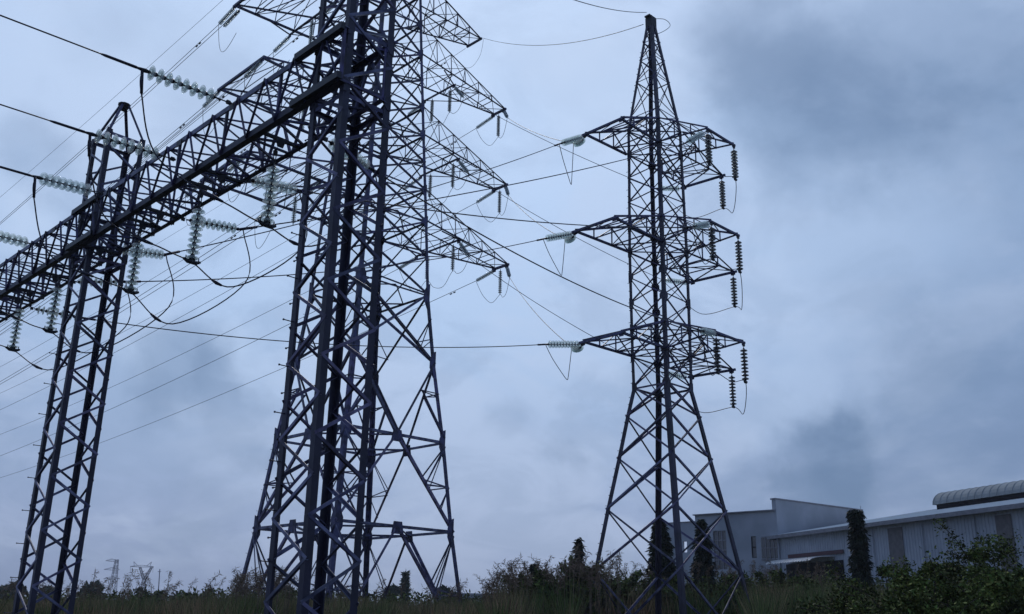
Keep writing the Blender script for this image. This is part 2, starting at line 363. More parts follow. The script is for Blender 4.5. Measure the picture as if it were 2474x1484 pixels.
# ------------------------------------------------------------------ right hand tower (T2)
H2 = (22.889, 17.569, 12.266); DZ = 1.33
T2 = empty('transmission_tower', F2(0, 0, -EYE), 'right tower with narrow pyramid peak and three levels of short diamond crossarms', 'lattice tower')
tab2 = [(-EYE - .1, 3.02), (2.373, 2.338), (5.07, 1.927), (7.391, 1.543), (9.346, 1.238), (10.74, 1.0), (12.27, 1.02), (17.57, 1.04), (22.89, .985), (24.22, .985), (30.5, .2)]
lv_low = [-EYE - .05, 2.373, 5.07, 7.391, 9.346, 10.74]
lv_mid = [10.74, 12.266, 13.6, 14.92, 16.24, 17.569, 18.9, 20.22, 21.56, 22.889, 24.22]
lv_top = [24.22, 24.97, 27.1, 28.4, 29.5, 30.4]
for c in RING:
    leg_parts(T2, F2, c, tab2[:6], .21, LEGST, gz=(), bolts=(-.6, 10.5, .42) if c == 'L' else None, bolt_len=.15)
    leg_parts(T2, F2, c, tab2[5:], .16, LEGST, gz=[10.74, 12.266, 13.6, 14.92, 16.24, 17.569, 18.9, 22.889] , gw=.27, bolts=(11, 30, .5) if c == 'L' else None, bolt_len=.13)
for c0, c1 in (('L', 'N'), ('N', 'R'), ('R', 'F'), ('F', 'L')):
    m = MB(); xface(m, F2, c0, c1, tab2, lv_low, .088, horiz=(10.74,)); m.build('leg_bracing', STEEL2, T2)
    m = MB(); xface(m, F2, c0, c1, tab2, lv_mid, .058, horiz=[z for h in H2 for z in (h, h + DZ)]); m.build('cage_bracing', STEEL, T2)
    m = MB(); xface(m, F2, c0, c1, tab2, lv_top, .042, horiz=lv_top[1:]); m.build('peak_bracing', STEEL, T2)
m = MB()
for h in H2:
    for z in (h, h + DZ):
        a = 1.0; chordline(m, F2(-a, -a, z), F2(a, a, z), .06); chordline(m, F2(-a, a, z), F2(a, -a, z), .06)
m.build('plan_bracing', STEEL, T2)
m = MB(); m.box(F2(0, 0, 30.72), .42, .42, .56, F2.x, F2.y); m.box(F2(-.05, 0, 31.04), .56, .34, .08, F2.x, F2.y)
m.tube([F2(0, 0, 31.0), F2(0, 0, 31.2)], [.2, .06], 8); m.build('peak_cap', IRON, T2)
m = MB(); m.plate(F2(-2.98, 2.94, -.35), (F2.x * -1), [(-.2, -.16), (.2, -.16), (.2, .16), (-.2, .16)], .012); m.build('warning_plate', PLATE, T2)
def arm(root, lo0, lo1, up0, up1, t0, t1, n, wc, wl, stub=.0, mats=STEEL, vis=True):
    """lo0/lo1: lower chord roots, up0/up1: upper chord roots, t0/t1: tip corners"""
    m = MB(); tu = UP * .05
    chordline(m, lo0, t0, wc); chordline(m, lo1, t1, wc); chordline(m, up0, t0 + tu, wc * .85); chordline(m, up1, t1 + tu, wc * .85)
    d = (t1 - t0).normalized(); m.bar(t0 - d * stub, t1 + d * stub, wc, wc * 1.1)
    lace(m, lo0, t0, lo1, t1, n, wl, cross=False); lace(m, up0, t0 + tu, up1, t1 + tu, n, wl * .9, start=1)
    for a, u, t in ((lo0, up0, t0), (lo1, up1, t1)):
        for i in range(1, n):
            s0 = i / n; chordline(m, a.lerp(t, s0), u.lerp(t + tu, s0), wl, F2.x)
            chordline(m, a.lerp(t, (i - 1) / n), u.lerp(t + tu, s0), wl, F2.x) if i % 2 else chordline(m, u.lerp(t + tu, (i - 1) / n), a.lerp(t, s0), wl, F2.x)
    for t in (t0, t1): m.plate(t - UP * .06, d.cross(UP), [(-.12, -.1), (.12, -.1), (.14, .1), (-.14, .1)], .02)
    return m.build('crossarm', mats, root)
UL2 = (4.109, 4.80, 4.383); B2 = (1.117, 1.175, 1.107); UR2 = (4.287, 4.777, 4.24); V2 = (3.899, 3.835, 3.789); HC2 = (-.39, .20, .23)
tA, tS, tG, tH, tC, tB = [], [], [], [], [], []
for i, h in enumerate(H2):
    a = 1.0; cn = lambda k, z: F2(SG[k][0] * a, SG[k][1] * a, z)
    tS.append(F2(-UL2[i], -B2[i], h)); tA.append(F2(-UL2[i], B2[i], h)); tG.append(F2(UR2[i], -B2[i], h)); tH.append(F2(UR2[i] - .2, B2[i], h))
    tC.append(F2(-1.1, -V2[i], h + HC2[i])); tB.append(F2(1.1, -V2[i], h + HC2[i]))
    arm(T2, cn('N', h), cn('L', h), cn('N', h + DZ), cn('L', h + DZ), tS[i], tA[i], 3, .10, .05, .22)
    arm(T2, cn('R', h), cn('F', h), cn('R', h + DZ), cn('F', h + DZ), tG[i], tH[i], 3, .10, .05, .22)
    arm(T2, cn('N', h), cn('R', h), cn('N', h + DZ), cn('R', h + DZ), tC[i], tB[i], 3, .09, .045, .12)

# ------------------------------------------------------------------ tall four-circuit tower (T1)
T1 = empty('transmission_tower', F1(0, 0, -EYE), 'tallest tower behind the near column, with long crossarms reaching out on both sides', 'lattice tower')
tab1 = [(-EYE - .1, 5.1), (5.224, 4.215), (10.566, 3.717), (15.573, 3.15), (20.2, 2.74), (25.32, 2.5), (31.7, 2.17), (38.03, 1.86), (40.5, 1.75), (46.5, 1.5)]
for c in RING:
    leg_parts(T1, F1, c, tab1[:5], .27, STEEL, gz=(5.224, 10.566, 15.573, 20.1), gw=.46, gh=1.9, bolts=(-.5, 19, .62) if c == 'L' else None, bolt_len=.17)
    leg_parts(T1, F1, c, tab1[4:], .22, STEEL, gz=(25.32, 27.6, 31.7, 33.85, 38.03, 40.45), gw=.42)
cage1 = [20.2, 22.8, 25.32, 27.6, 29.65, 31.7, 33.85, 35.95, 38.03, 40.45, 42.95, 44.7, 46.4]
for c0, c1 in (('L', 'N'), ('N', 'R'), ('R', 'F'), ('F', 'L')):
    n = face_normal(F1, c0, c1); m = MB(); cp = lambda c, z: corner_pt(F1, c, tab1, z)
    def mid(z): return (cp(c0, z) + cp(c1, z)) / 2
    wA, wB = .16, .07
    for z in (5.224, 10.566):
        m.angle(cp(c0, z), cp(c1, z), UP, -n, wA)
    for za, zb in ((-EYE, 5.224), (5.224, 10.566)):           # A shaped panels under each ring
        for c in (c0, c1):
            foot, top = cp(c, za), mid(zb); m.angle(foot, top, UP, -n, wA)
            q = foot.lerp(top, .5); zz = q.z - EYE; pl = cp(c, zz); q2 = foot.lerp(top, .56)
            chordline(m, pl, q, wB); chordline(m, pl - n * .05, q2 - n * .1, wB)
            chordline(m, q, cp(c, zb - .2), wB); chordline(m, q2 - n * .1, cp(c, zb - .15), wB)
            q3 = foot.lerp(top, .25); chordline(m, q3, pl, wB)
    for c, o in ((c0, c1), (c1, c0)):                          # V panel from the second ring to the knee
        foot, top = mid(10.566), cp(c, 15.573); m.angle(foot, top, UP, -n, wA)
        q = foot.lerp(top, .62); pl = cp(c, q.z - EYE); chordline(m, q, pl, wB); chordline(m, q - n * .1, pl - n * .05 - UP * .2, wB)
        chordline(m, q, cp(c, 10.9), wA * .8)
        m.angle(cp(c, 15.573) - n * .04, cp(o, 20.2) - n * .04, UP, -n, wA)      # X to the waist
        q = cp(c, 15.573).lerp(cp(o, 20.2), .25); pl = cp(c, q.z - EYE + .5); chordline(m, q, pl, wB); chordline(m, q, cp(c, 18.6), wB)
    m.build('leg_bracing', STEEL2, T1)
    m = MB(); xface(m, F1, c0, c1, tab1, cage1, .11, horiz=(20.2, 25.32, 27.6, 31.7, 33.85, 38.03, 40.45, 42.95, 46.4))
    m.build('cage_bracing', STEEL, T1)
    for z in (5.224, 10.566):
        g = MB(); g.plate(mid(z) + n * .02, n, [(-.45, -.35), (.45, -.35), (.3, .35), (-.3, .35)], .02); g.build('centre_plate', STEEL, T1)
m = MB()
for z in (5.224, 10.566, 20.2, 25.32, 31.7, 38.03):
    a = interp(tab1, z); P4 = [F1(0, -a, z), F1(a, 0, z), F1(0, a, z), F1(-a, 0, z)]
    for i in range(4): chordline(m, P4[i], P4[(i + 1) % 4], .11 if z < 12 else .08)
m.build('plan_bracing', STEEL, T1)
for c in RING:
    m = MB(); m.box(corner_pt(F1, c, tab1, -EYE + .1), .9, .9, .5, F1.x, F1.y); m.build('footing', mat('concrete', (.3, .3, .29), .9) if c == 'N' else bpy.data.materials['concrete'], T1)
H1 = (38.03, 31.70, 25.32); HU1 = (40.45, 33.85, 27.6); UR1 = (11.09, 11.40, 11.66); UL1 = (10.28, 10.61, 10.97); BR1 = (.60, .64, .67)
def longarm(h, hu, U, bt, s, n=6, mid_lo=-1.9, mid_hi=3.0):
    a, au = interp(tab1, h), interp(tab1, hu); m = MB()
    lo0, lo1, up0, up1 = F1(s * a, -a, h), F1(s * a, a, h), F1(s * au, -au, hu), F1(s * au, au, hu)
    t0, t1 = F1(s * U, -bt, h), F1(s * U, bt, h); tu = UP * .08; wc, wl = .13, .05
    chordline(m, lo0, t0, wc); chordline(m, lo1, t1, wc); chordline(m, up0, t0 + tu, wc * .75); chordline(m, up1, t1 + tu, wc * .75)
    m.bar(t0 - F1.y * .2, t1 + F1.y * .2, .15, .16)
    lace(m, lo0, t0, lo1, t1, n, wl, rungs=True); lace(m, up0, t0 + tu, up1, t1 + tu, n, wl * .8, rungs=True, start=1)
    for A, B_, T in ((lo0, up0, t0), (lo1, up1, t1)):
        for i in range(1, n):
            chordline(m, A.lerp(T, i / n), B_.lerp(T + tu, i / n), wl * .9, F1.x)
            chordline(m, B_.lerp(T + tu, (i - 1) / n), A.lerp(T, i / n), wl * .9, F1.x)
    c0, c1 = F1(s * 6.0, mid_lo, h), F1(s * 6.0, mid_hi, h)
    m.bar(c0, c1, .1, .11); k0 = lo0.lerp(t0, .3); k1 = lo1.lerp(t1, .3)
    k0 = F1(s * 4.2, -a * .8, h); k1 = F1(s * 4.2, a * .8, h); chordline(m, c0, k0, .07); chordline(m, c1, k1, .07)
    e0 = F1(s * 8.0, -bt - .5 * (a - bt) * .6, h); e1 = F1(s * 8.0, bt + .5 * (a - bt) * .6, h); chordline(m, c0, e0, .07); chordline(m, c1, e1, .07)
    for q in (t0, t1, c0, c1): m.plate(q - UP * .1, F1.x, [(-.16, -.14), (.16, -.14), (.2, .12), (-.2, .12)], .03)
    m.build('crossarm', STEEL, T1); return t0, t1, c0, c1
RA = [longarm(H1[i], HU1[i], UR1[i], BR1[i], 1, 6, (-.5, -1.3, -1.7)[i], 2.9) for i in range(3)]
LA = [longarm(H1[i], HU1[i], UL1[i], 2.57, -1, 6, -2.7, 2.8) for i in range(3)]
for s in (1, -1):                                             # short arms for the earth wires
    m = MB(); a = 1.75; t0, t1 = F1(s * 8.3, -.7, 42.97), F1(s * 8.3, .7, 42.97); au = interp(tab1, 44.7)
    lo0, lo1, up0, up1 = F1(s * a, -a, 40.45), F1(s * a, a, 40.45), F1(s * au, -au, 44.7), F1(s * au, au, 44.7)
    lo0, lo1 = F1(s * 1.65, -1.65, 42.0), F1(s * 1.65, 1.65, 42.0)
    for A, T in ((lo0, t0), (lo1, t1), (up0, t0), (up1, t1)): chordline(m, A, T, .12)
    lace(m, lo0, t0, lo1, t1, 5, .06); lace(m, up0, t0, up1, t1, 5, .05, start=1)
    for A, B_, T in ((lo0, up0, t0), (lo1, up1, t1)):
        for i in range(1, 5): chordline(m, A.lerp(T, i / 5), B_.lerp(T, i / 5), .06, F1.x); chordline(m, B_.lerp(T, (i - 1) / 5), A.lerp(T, i / 5), .05, F1.x)
    m.bar(t0 - F1.y * .15, t1 + F1.y * .15, .13, .15); m.build('earth_wire_arm', STEEL, T1)

# ------------------------------------------------------------------ insulator strings
def disc_mesh(r, pitch, mats, name='disc'):
    m = MB(); n = 18; a = UP
    m.lathe([(-.10 * pitch, .012), (-.12 * pitch, r * .45), (-.30 * pitch, r * .93), (-.36 * pitch, r), (-.27 * pitch, r * 1.01), (-.12 * pitch, r * .86), (.06 * pitch, r * .42), (.12 * pitch, .05)], Vector((0, 0, 0)), a, n, 0)
    for q in (.5, .72): m.lathe([(-.16 * pitch, r * q - .008), (-.44 * pitch, r * q), (-.16 * pitch, r * q + .008)], Vector((0, 0, 0)), a, n, 0)
    me = m.mesh(name, mats, None, True); return me
def cap_mesh(r, pitch):
    m = MB(); m.lathe([(-.52 * pitch, .014), (-.3 * pitch, .016), (-.1 * pitch, .03), (.05 * pitch, .055), (.28 * pitch, .05), (.42 * pitch, .03), (.5 * pitch, .018)], Vector((0, 0, 0)), UP, 10)
    return m.mesh('cap', IRON, None, True)
DM = {}
def istring(p, q, n, pitch, r, label, group, far=False, lead=None, curve=0.0, clamp=True, glass=None):
    """disc string from the steel at p to the conductor clamp at q"""
    d = (q - p); L = d.length; d.normalize(); used = n * pitch; lead = (L - used) * .5 if lead is None else lead
    lead = max(.05, min(lead, L - used - .05))
    def at(s):
        t = s / L; return p + d * s - UP * (4 * curve * t * (1 - t))
    if far:
        m = MB()
        m.tube([p, at(lead)], .025, 5, 1); m.tube([at(lead + used), q], .03, 5, 1); m.tube([at(lead), at(lead + used * .5), at(lead + used)], .04, 5, 1)
        for i in range(n):
            c = at(lead + pitch * (i + .5)); m.lathe([(-.3 * pitch, .03), (-.25 * pitch, r), (.0, r * .95), (.3 * pitch, .05)], c, -d, 10, 0)
        o = m.build('insulator_string', (glass or GLASSF, IRON), None, True); return tag(o, label, 'insulator', group)
    glass = glass or GLASS; key = (round(r, 3), round(pitch, 3), glass.name)
    if key not in DM: DM[key] = (disc_mesh(r, pitch, glass), cap_mesh(r, pitch))
    root = empty('insulator_string', p, label, 'insulator', group)
    for i in range(n):
        s = lead + pitch * (i + .5); c = at(s); tg = (at(s + .02) - at(s - .02)).normalized(); qn = (-tg).to_track_quat('Z', 'Y')
        for nm, me in (('disc', DM[key][0]), ('metal_cap', DM[key][1])):
            o = link(nm, me, root); o.location = c - p; o.rotation_mode = 'QUATERNION'; o.rotation_quaternion = qn
    m = MB(); k = 4
    m.tube([p, at(lead * .35)], .03, 6); m.box(at(lead * .2), .09, .05, .09, F2.x, F2.y)
    if lead > .2:
        a = d.orthogonal().normalized() * .028; m.tube([at(lead * .3) + a, at(lead * .75) + a], .013, 5); m.tube([at(lead * .3) - a, at(lead * .75) - a], .013, 5)
    m.tube([at(lead * .7), at(lead + .02)], .02, 6); m.build('shackle', IRON, root)
    if clamp:
        m = MB(); m.tube([at(lead + used - .02), at(lead + used + .1), q], [.03, .05, .028], 8); m.build('tension_clamp', IRON, root)
    return root
def vclamp(q, ax, root, sc_=1.0):                              # boat shaped suspension clamp under a vertical string
    m = MB(); ax = ax.normalized()
    m.tube([q - ax * .22 * sc_ + UP * .05, q - ax * .1 * sc_, q + ax * .1 * sc_, q + ax * .22 * sc_ + UP * .05], [.03, .055, .055, .03], 8)
    for t in (-.16, -.05, .07, .17): m.tube([q + ax * t * sc_ - UP * .01, q + ax * t * sc_ + UP * .14 * sc_], .014, 5)
    m.plate(q + UP * .09, ax.cross(UP), [(-.1, -.09), (.1, -.09), (.04, .1), (-.04, .1)], .03); m.build('suspension_clamp', IRON, root)
def hvec(p, q): d = q - p; d.z = 0; return d.normalized()

# gantry, camera side strings
GF = 'tension strings on the camera side of the gantry beam'
f_s = [FA(-.72, 3.72, 11.29), FA(-.70, 6.3, 10.75), FA(-.80, 10.35, 11.07), FA(-.9, 14.4, 10.6)]
f_e = [FA(-2.92, 3.77, 11.24), FA(-2.88, 6.33, 10.65), FA(-2.9, 9.6, 10.62), FA(-2.9, 13.7, 10.3)]
lab = ['topmost glass string slanting from the beam, nearest to the near column', 'second glass string from the top, crossing in front of the left column peak', 'third glass string down, ending just left of the left column above the beam', 'lowest slanting glass string, cut by the left edge of the photo']
for i in range(4): istring(f_s[i], f_e[i], 8, .195, .17, lab[i], GF, lead=.38)
far_f = []
for i, (dx, dy, dz) in enumerate(((-1, -.16, -.13), (-1, -.14, -.1), (-1, -.12, -.08), (-1, -.1, -.08))):
    e = f_e[i]; d = FA.x * dx + FA.y * dy + UP * dz; d.normalize(); pts = [e + d * t + UP * (.00035 * t * t) for t in np.linspace(0, 46, 26)]
    def sleeve(m, e=e, d=d): m.tube([e - d * .05, e + d * .05, e + d * .75, e + d * .85], [.025, .034, .032, .02], 8)
    cable('conductor', pts, .0155, ['highest thick conductor entering from the upper left towards the beam', 'second thick conductor from the left edge, ending at the left column peak', 'third thick conductor from the left edge, below the left column peak', 'fourth conductor at the far left end of the beam'][i], 'power line', 'conductors arriving over the camera side', extra=sleeve)
# gantry vertical strings
GV = 'vertical strings under the gantry beam'
v_y = (2.54, 5.85, 9.12, 14.5, 17.55)
lab = ['vertical glass string hanging from the beam right beside the near column', 'vertical glass string under the beam, second from the near column', 'vertical glass string hanging just right of the left column', 'vertical glass string hanging just left of the left column', 'vertical glass string nearest the left edge of the photo']
v_b = []
for i, y in enumerate(v_y):
    p, q = FA(-.14, y, 9.92), FA(-.14, y + .05, 8.12); r_ = istring(p, q, 9, .15, .155, lab[i], GV, lead=.38, clamp=True); vclamp(q, FA.x, r_); v_b.append(q)
# gantry, far side strings towards the right tower
GB = 'tension strings on the far side of the gantry beam'
g_s = [FA(.45, 1.55, 10.06), FA(.45, 4.7, 10.1), FA(.46, 8.05, 10.06), FA(.3, 11.62, 10.12), FA(.45, 15.0, 9.95), FA(.45, 18.45, 9.85)]
g_e = [FA(2.1, 2.05, 10.1), FA(1.85, 4.85, 10.36), FA(2.1, 7.95, 10.24), FA(1.75, 11.75, 10.38), FA(1.85, 14.65, 10.25), FA(1.9, 18.1, 9.8)]
lab = ['glass string seen between the near column legs, half hidden by steel', 'horizontal glass string just left of the near column, behind the vertical one', 'horizontal glass string under the beam midway between the two columns', 'short glass string pointing right behind the left column', 'faint glass string behind the left column legs, below the beam', 'lowest faint glass string behind the left column']
for i in range(6): istring(g_s[i], g_e[i], 9, .145, .15, lab[i], GB, lead=.2)
# right tower strings
T2T = [tC[2], tC[1], tC[0], tA[0], tA[1], tA[2]]
lev = ['top', 'middle', 'bottom']
def tstring(p, target, n, pitch, r, label, group, L=1.75, drop=.1, **k):
    q = p + hvec(p, target) * L - UP * drop; istring(p, q, n, pitch, r, label, group, **k); return q
c_end = {}; a_end = {}; a_rear = {}; h_rear = {}
for i in range(3):
    jg = 2 - i; ja = 3 + i
    a_end[i] = tstring(tA[i] - UP * .1, g_e[ja], 10, .16, .17, f'long glass string at the {lev[i]} left arm tip of the right tower, pointing left', 'strings on the right tower', 2.0, (1.23, .83, .32)[i])
    a_rear[i] = tstring(tA[i] - UP * .1, RA[i][0], 10, .15, .17, f'foreshortened glass string under the {lev[i]} left arm tip of the right tower', 'strings on the right tower', 2.4, (-.85, -.68, -.55)[i], curve=.16)
    c_end[i] = tstring(tC[i] - UP * .1, g_e[jg], 10, .14, .16, f'glass string at the {lev[i]} near arm of the right tower, in front of its body', 'strings on the right tower', 2.0, (1.45, .85, .35)[i])
    h_rear[i] = tstring(tH[i] - UP * .1, RA[i][2], 10, .14, .15, f'glass string behind the {lev[i]} far arm of the right tower', 'strings on the right tower', 2.0, -.7)
vb2 = {}
for i in range(3):
    for nm, T, ll in (('C', tC, 'innermost'), ('B', tB, 'outermost'), ('G', tG, 'rear')):
        p = T[i] - UP * .12; q = p - UP * 1.75
        r_ = istring(p, q, 9, .165, .165, f'{ll} vertical glass string of the {lev[i]} right crossarms of the right tower', 'vertical strings on the right tower', lead=.14, glass=GLASSD)
        vclamp(q, F2.x, r_, .6); vb2[nm, i] = q
# conductors gantry -> right tower
lab = ['wire from the near column sinking right to the bottom level of the right tower', 'almost level wire to the middle level of the right tower', 'wire climbing right to the top near arm of the right tower',
       'wire climbing to the top left arm tip of the right tower', 'nearly flat wire to the middle left arm tip of the right tower', 'lowest flat wire to the bottom left arm tip of the right tower']
ends = [c_end[2], c_end[1], c_end[0], a_end[0], a_end[1], a_end[2]]
sags = (.5, .35, .3, .35, .45, .5)
for i in range(6):
    pts = sagline(g_e[i], ends[i], sags[i], 30)
    def sleeve(m, pts=pts): 
        d = (pts[1] - pts[0]).normalized(); m.tube([pts[0], pts[0] + d * .55], .04, 8); d = (pts[-2] - pts[-1]).normalized(); m.tube([pts[-1], pts[-1] + d * .4], .04, 8)
    cable('conductor', pts, .019, lab[i], 'power line', 'conductors between the gantry and the right tower', extra=sleeve)
# gantry jumpers: camera side clamp -> vertical string -> far side clamp
lab = ['jumper cable looping under the beam beside the near column', 'jumper cable loop drooping between the near column and the second vertical string', 'widest drooping jumper cable under the middle of the beam', 'jumper cable loop sweeping behind the left column', 'jumper cable loop at the left edge of the photo']
for i in range(5):
    s = f_e[i] if i < 4 else FA(-2.9, 16.9, 10.2); e = g_e[i]; v = v_b[i]
    out_ = [(.9, .12), (.9, .1), (1.5, 0), (1.3, 0), (1.2, 0)][i]
    a = s + (FA.x * .16 - UP * .55); b = s + FA.x * .75 - UP * 1.9 ; c = v - FA.x * .7 + UP * .12
    h = v + (e - v) * .45; h.z = v.z - (.25, .5, .75, .7, .7)[i]; h2 = v + (e - v) * 1.0 + hvec(v, e) * (.15, .3, .3, .4, .3)[i]; h2.z = v.z + (.9, .75, .6, .6, .6)[i]
    pts = spline([s + FA.x * .1, a, b, c, v, h, h2, e + hvec(v, e) * .12 + UP * -.12, e], 9)
    def sleeves(m, s=s, a=a, e=e, v=v, pts=pts):
        m.tube([s + FA.x * .1, a], .035, 8); k = len(pts); 
        for j in (int(k * .33), int(k * .58)): m.tube([pts[j - 1], pts[j], pts[j + 1]], [.028, .045, .028], 8)
        m.tube([pts[-6], pts[-1]], .03, 8)
    cable('jumper_cable', pts, .017, lab[i], 'jumper cable', 'jumper cables around the gantry beam', extra=sleeves)
# right tower jumpers
for i in range(3):
    p, q = a_end[i], a_rear[i]; mid_ = (p + q) / 2
    low = p.lerp(q, .8); low.z = p.z - (.6, .65, .9)[i]
    lw = low.lerp(q, .5); pts = spline([p, p.lerp(low, .3) - UP * .12, p.lerp(low, .75) - UP * .08, low, low.lerp(q, .1) + hvec(p, q) * .12, lw + hvec(p, q) * .08, q], 8)
    cable('jumper_cable', pts, .017, f'narrow V-shaped jumper below the {lev[i]} left arm tip of the right tower', 'jumper cable', 'jumper cables around the right tower')
    c, b, g, h = vb2['C', i], vb2['B', i], vb2['G', i], h_rear[i]
    k = g.lerp(h, .45) - UP * 1.1
    bg = b.lerp(g, .55) + F2.x * .35 - UP * .75
    pts = spline([c_end[i], c_end[i].lerp(c, .5) - UP * .9, c, c.lerp(b, .5) - UP * .18, b, bg, g, k, k.lerp(h, .6) - UP * .1, h], 8)
    cable('jumper_cable', pts, .017, f'jumper cable hung from the {lev[i]} right crossarms and swinging behind the right tower', 'jumper cable', 'jumper cables around the right tower')
pk = F2(-.2, 0, 31.05); pa = F2(.3, -.1, 30.9)
cable('jumper_cable', spline([pk + F2.x * .3, pk + F2.x * .75 - F2.y * .5 + UP * -.05, pk + F2.x * .95 - F2.y * .7 - UP * .45, pk + F2.x * .5 - F2.y * .4 - UP * .95, pk + F2.x * .1 - UP * 1.1], 6), .015, 'small wire loop beside the cap of the right tower', 'jumper cable', None)
# tall tower strings and its wires
farT = FA  # the far span leaves parallel to the gantry beam
TS = 'strings on the tallest tower'
FARD = (F1.y * 1.0 + F1.x * -.02).normalized()
def farwire(p, label, L=260, sag=7.0, r=.02, dzend=0):
    q = p + FARD * L + UP * dzend; pts = sagline(p, q, sag, 40)
    def damp(m):
        d = (pts[1] - pts[0]).normalized(); c = p + d * 2.6 - UP * .12; m.tube([c - d * .3, c - d * .12], .05, 6); m.tube([c + d * .12, c + d * .3], .05, 6); m.tube([c - d * .3, c + d * .3], .012, 5)
    return cable('conductor', pts, r, label, 'power line', 'conductors leaving the tallest tower to the far left', extra=damp)
def t1jump(a, mids, b, label):
    P = [a]; seq = [a] + mids + [b]
    for u_, v_ in zip(seq, seq[1:]):
        l = (v_ - u_).length; P += [u_.lerp(v_, .33) - UP * l * .32, u_.lerp(v_, .7) - UP * l * .26, v_]
    cable('jumper_cable', spline(P, 5), .016, label, 'jumper cable', 'jumper cables on the tallest tower')
for i in range(3):
    t0, t1, c0, c1 = RA[i]; lv = lev[i]
    for (near, far_, where, dst, mids) in ((t0, t1, 'tip', a_rear[i], [.5]), (c0, c1, 'middle', h_rear[i], [.12, .72])):
        near = near - UP * .12; far_ = far_ - UP * .12
        e1 = near + hvec(near, dst) * (1.6, 1.2)[where == 'middle'] - UP * 1.45; istring(near, e1, 10, .146, .14, f'near side string at {where} of {lv} right arm, tallest tower', TS, True)
        e2 = far_ + FARD * 1.95 - UP * .35; istring(far_, e2, 12, .146, .14, f'far side string at {where} of {lv} right arm, tallest tower', TS, True)
        vs_ = []
        for j, f in enumerate(mids):
            p = near.lerp(far_, f) - UP * .05; q = p - UP * 2.0
            istring(p, q, 12, .146, .14, f'{"second " if j else ""}vertical string at {where} of {lv} right arm, tallest tower', TS, True, glass=GLASSD); vs_.append(q)
        t1jump(e1, vs_, e2, f'jumper loop at {where} of {lv} right arm, tallest tower')
        cable('conductor', sagline(e1, dst, .3 + .05 * i, 30), .019, f'thin wire from {where} of {lv} right arm, tallest tower, down to right tower', 'power line', 'conductors between the tallest and the right tower')
        farwire(e2, f'thin far wire leaving {where} of {lv} right arm, tallest tower')
    t0, t1, c0, c1 = LA[i]
    for p, where in ((t0, 'near tip'), (t1, 'far tip'), (c0, 'inner near point'), (c1, 'inner far point')):
        p = p - UP * .12; e = p + FARD * 1.95 - UP * .4
        istring(p, e, 12, .146, .14, f'string at {where} of {lv} left arm, tallest tower', TS, True)
        if i == 0 and where == 'far tip': istring(p + F1.x * .35, e + F1.x * .35, 12, .146, .14, 'second twin string at the far tip of the top left arm of the tallest tower', TS, True)
        farwire(e, f'thin far wire leaving {where} of {lv} left arm, tallest tower')
        if 'near' not in where or i:
            pts = [e + FARD * .4 * math.sin(a_ / 14 * math.pi) * 1.0 - UP * 1.6 * math.sin(a_ / 14 * math.pi) + F1.x * (1.3 * a_ / 14) for a_ in range(15)]
            cable('jumper_cable', pts, .016, f'thin jumper loop under {where} of {lv} left arm, tallest tower', 'jumper cable', 'jumper cables on the tallest tower')
    p = (c0 + c1) / 2 - UP * .1; istring(p, p - UP * 2, 12, .146, .14, f'vertical string in the middle of the {lv} left arm of the tallest tower', TS, True)
ea = F1(8.35, -.9, 43.0)
cable('earth_wire', sagline(ea, F2(-.4, .2, 30.55), .95, 40), .017, 'thin earth wire sagging from the tallest tower to the cap of the right tower', 'earth wire')
cable('earth_wire', sagline(F2(-.5, -.1, 31.1), FA(0, 0, 15.3), .8, 40), .017, 'earth wire running from the right tower cap up out of the top edge', 'earth wire')
for s in (1, -1): farwire(F1(s * 8.3, 1.0, 42.9), 'thin earth wire leaving the ' + ('right' if s > 0 else 'left') + ' peak arm of the tallest tower to the far left', sag=5.0, r=.014)
cable('jumper_cable', spline([F1(8.4, -.95, 42.9), F1(8.4, -.6, 41.6), F1(8.3, .3, 40.9), F1(8.3, 1.6, 41.6), F1(8.3, 2.6, 42.5)], 6), .012, 'faint wire loop under the right peak arm of the tallest tower', 'jumper cable')

# ------------------------------------------------------------------ ground and placing helpers
HP = pdir
def atz(px, py, z): d = HP(px, py); return Vector((0, 0, EYE)) + d * (z / d.z)        # point of a view ray at a height above the eye
def aty(px, py, Y): d = HP(px, py); return Vector((0, 0, EYE)) + d * (Y / d.y)
def hit(px, py, p, n): d = HP(px, py); o = Vector((0, 0, EYE)); return o + d * ((p - o).dot(n) / d.dot(n))
gm = MB(); n_ = 60; ext = [(-1) ** (i < 0) * (abs(i) / 30) ** 3 * 3000 for i in range(-30, 31)]
gv = [(x, y + 400, .12 * math.sin(x * .05) * math.cos(y * .04) - .05) for y in ext for x in ext]
gm.add(gv, [(j * 61 + i, j * 61 + i + 1, (j + 1) * 61 + i + 1, (j + 1) * 61 + i) for j in range(60) for i in range(60)])
tag(gm.build('ground', GROUND), kind='structure')

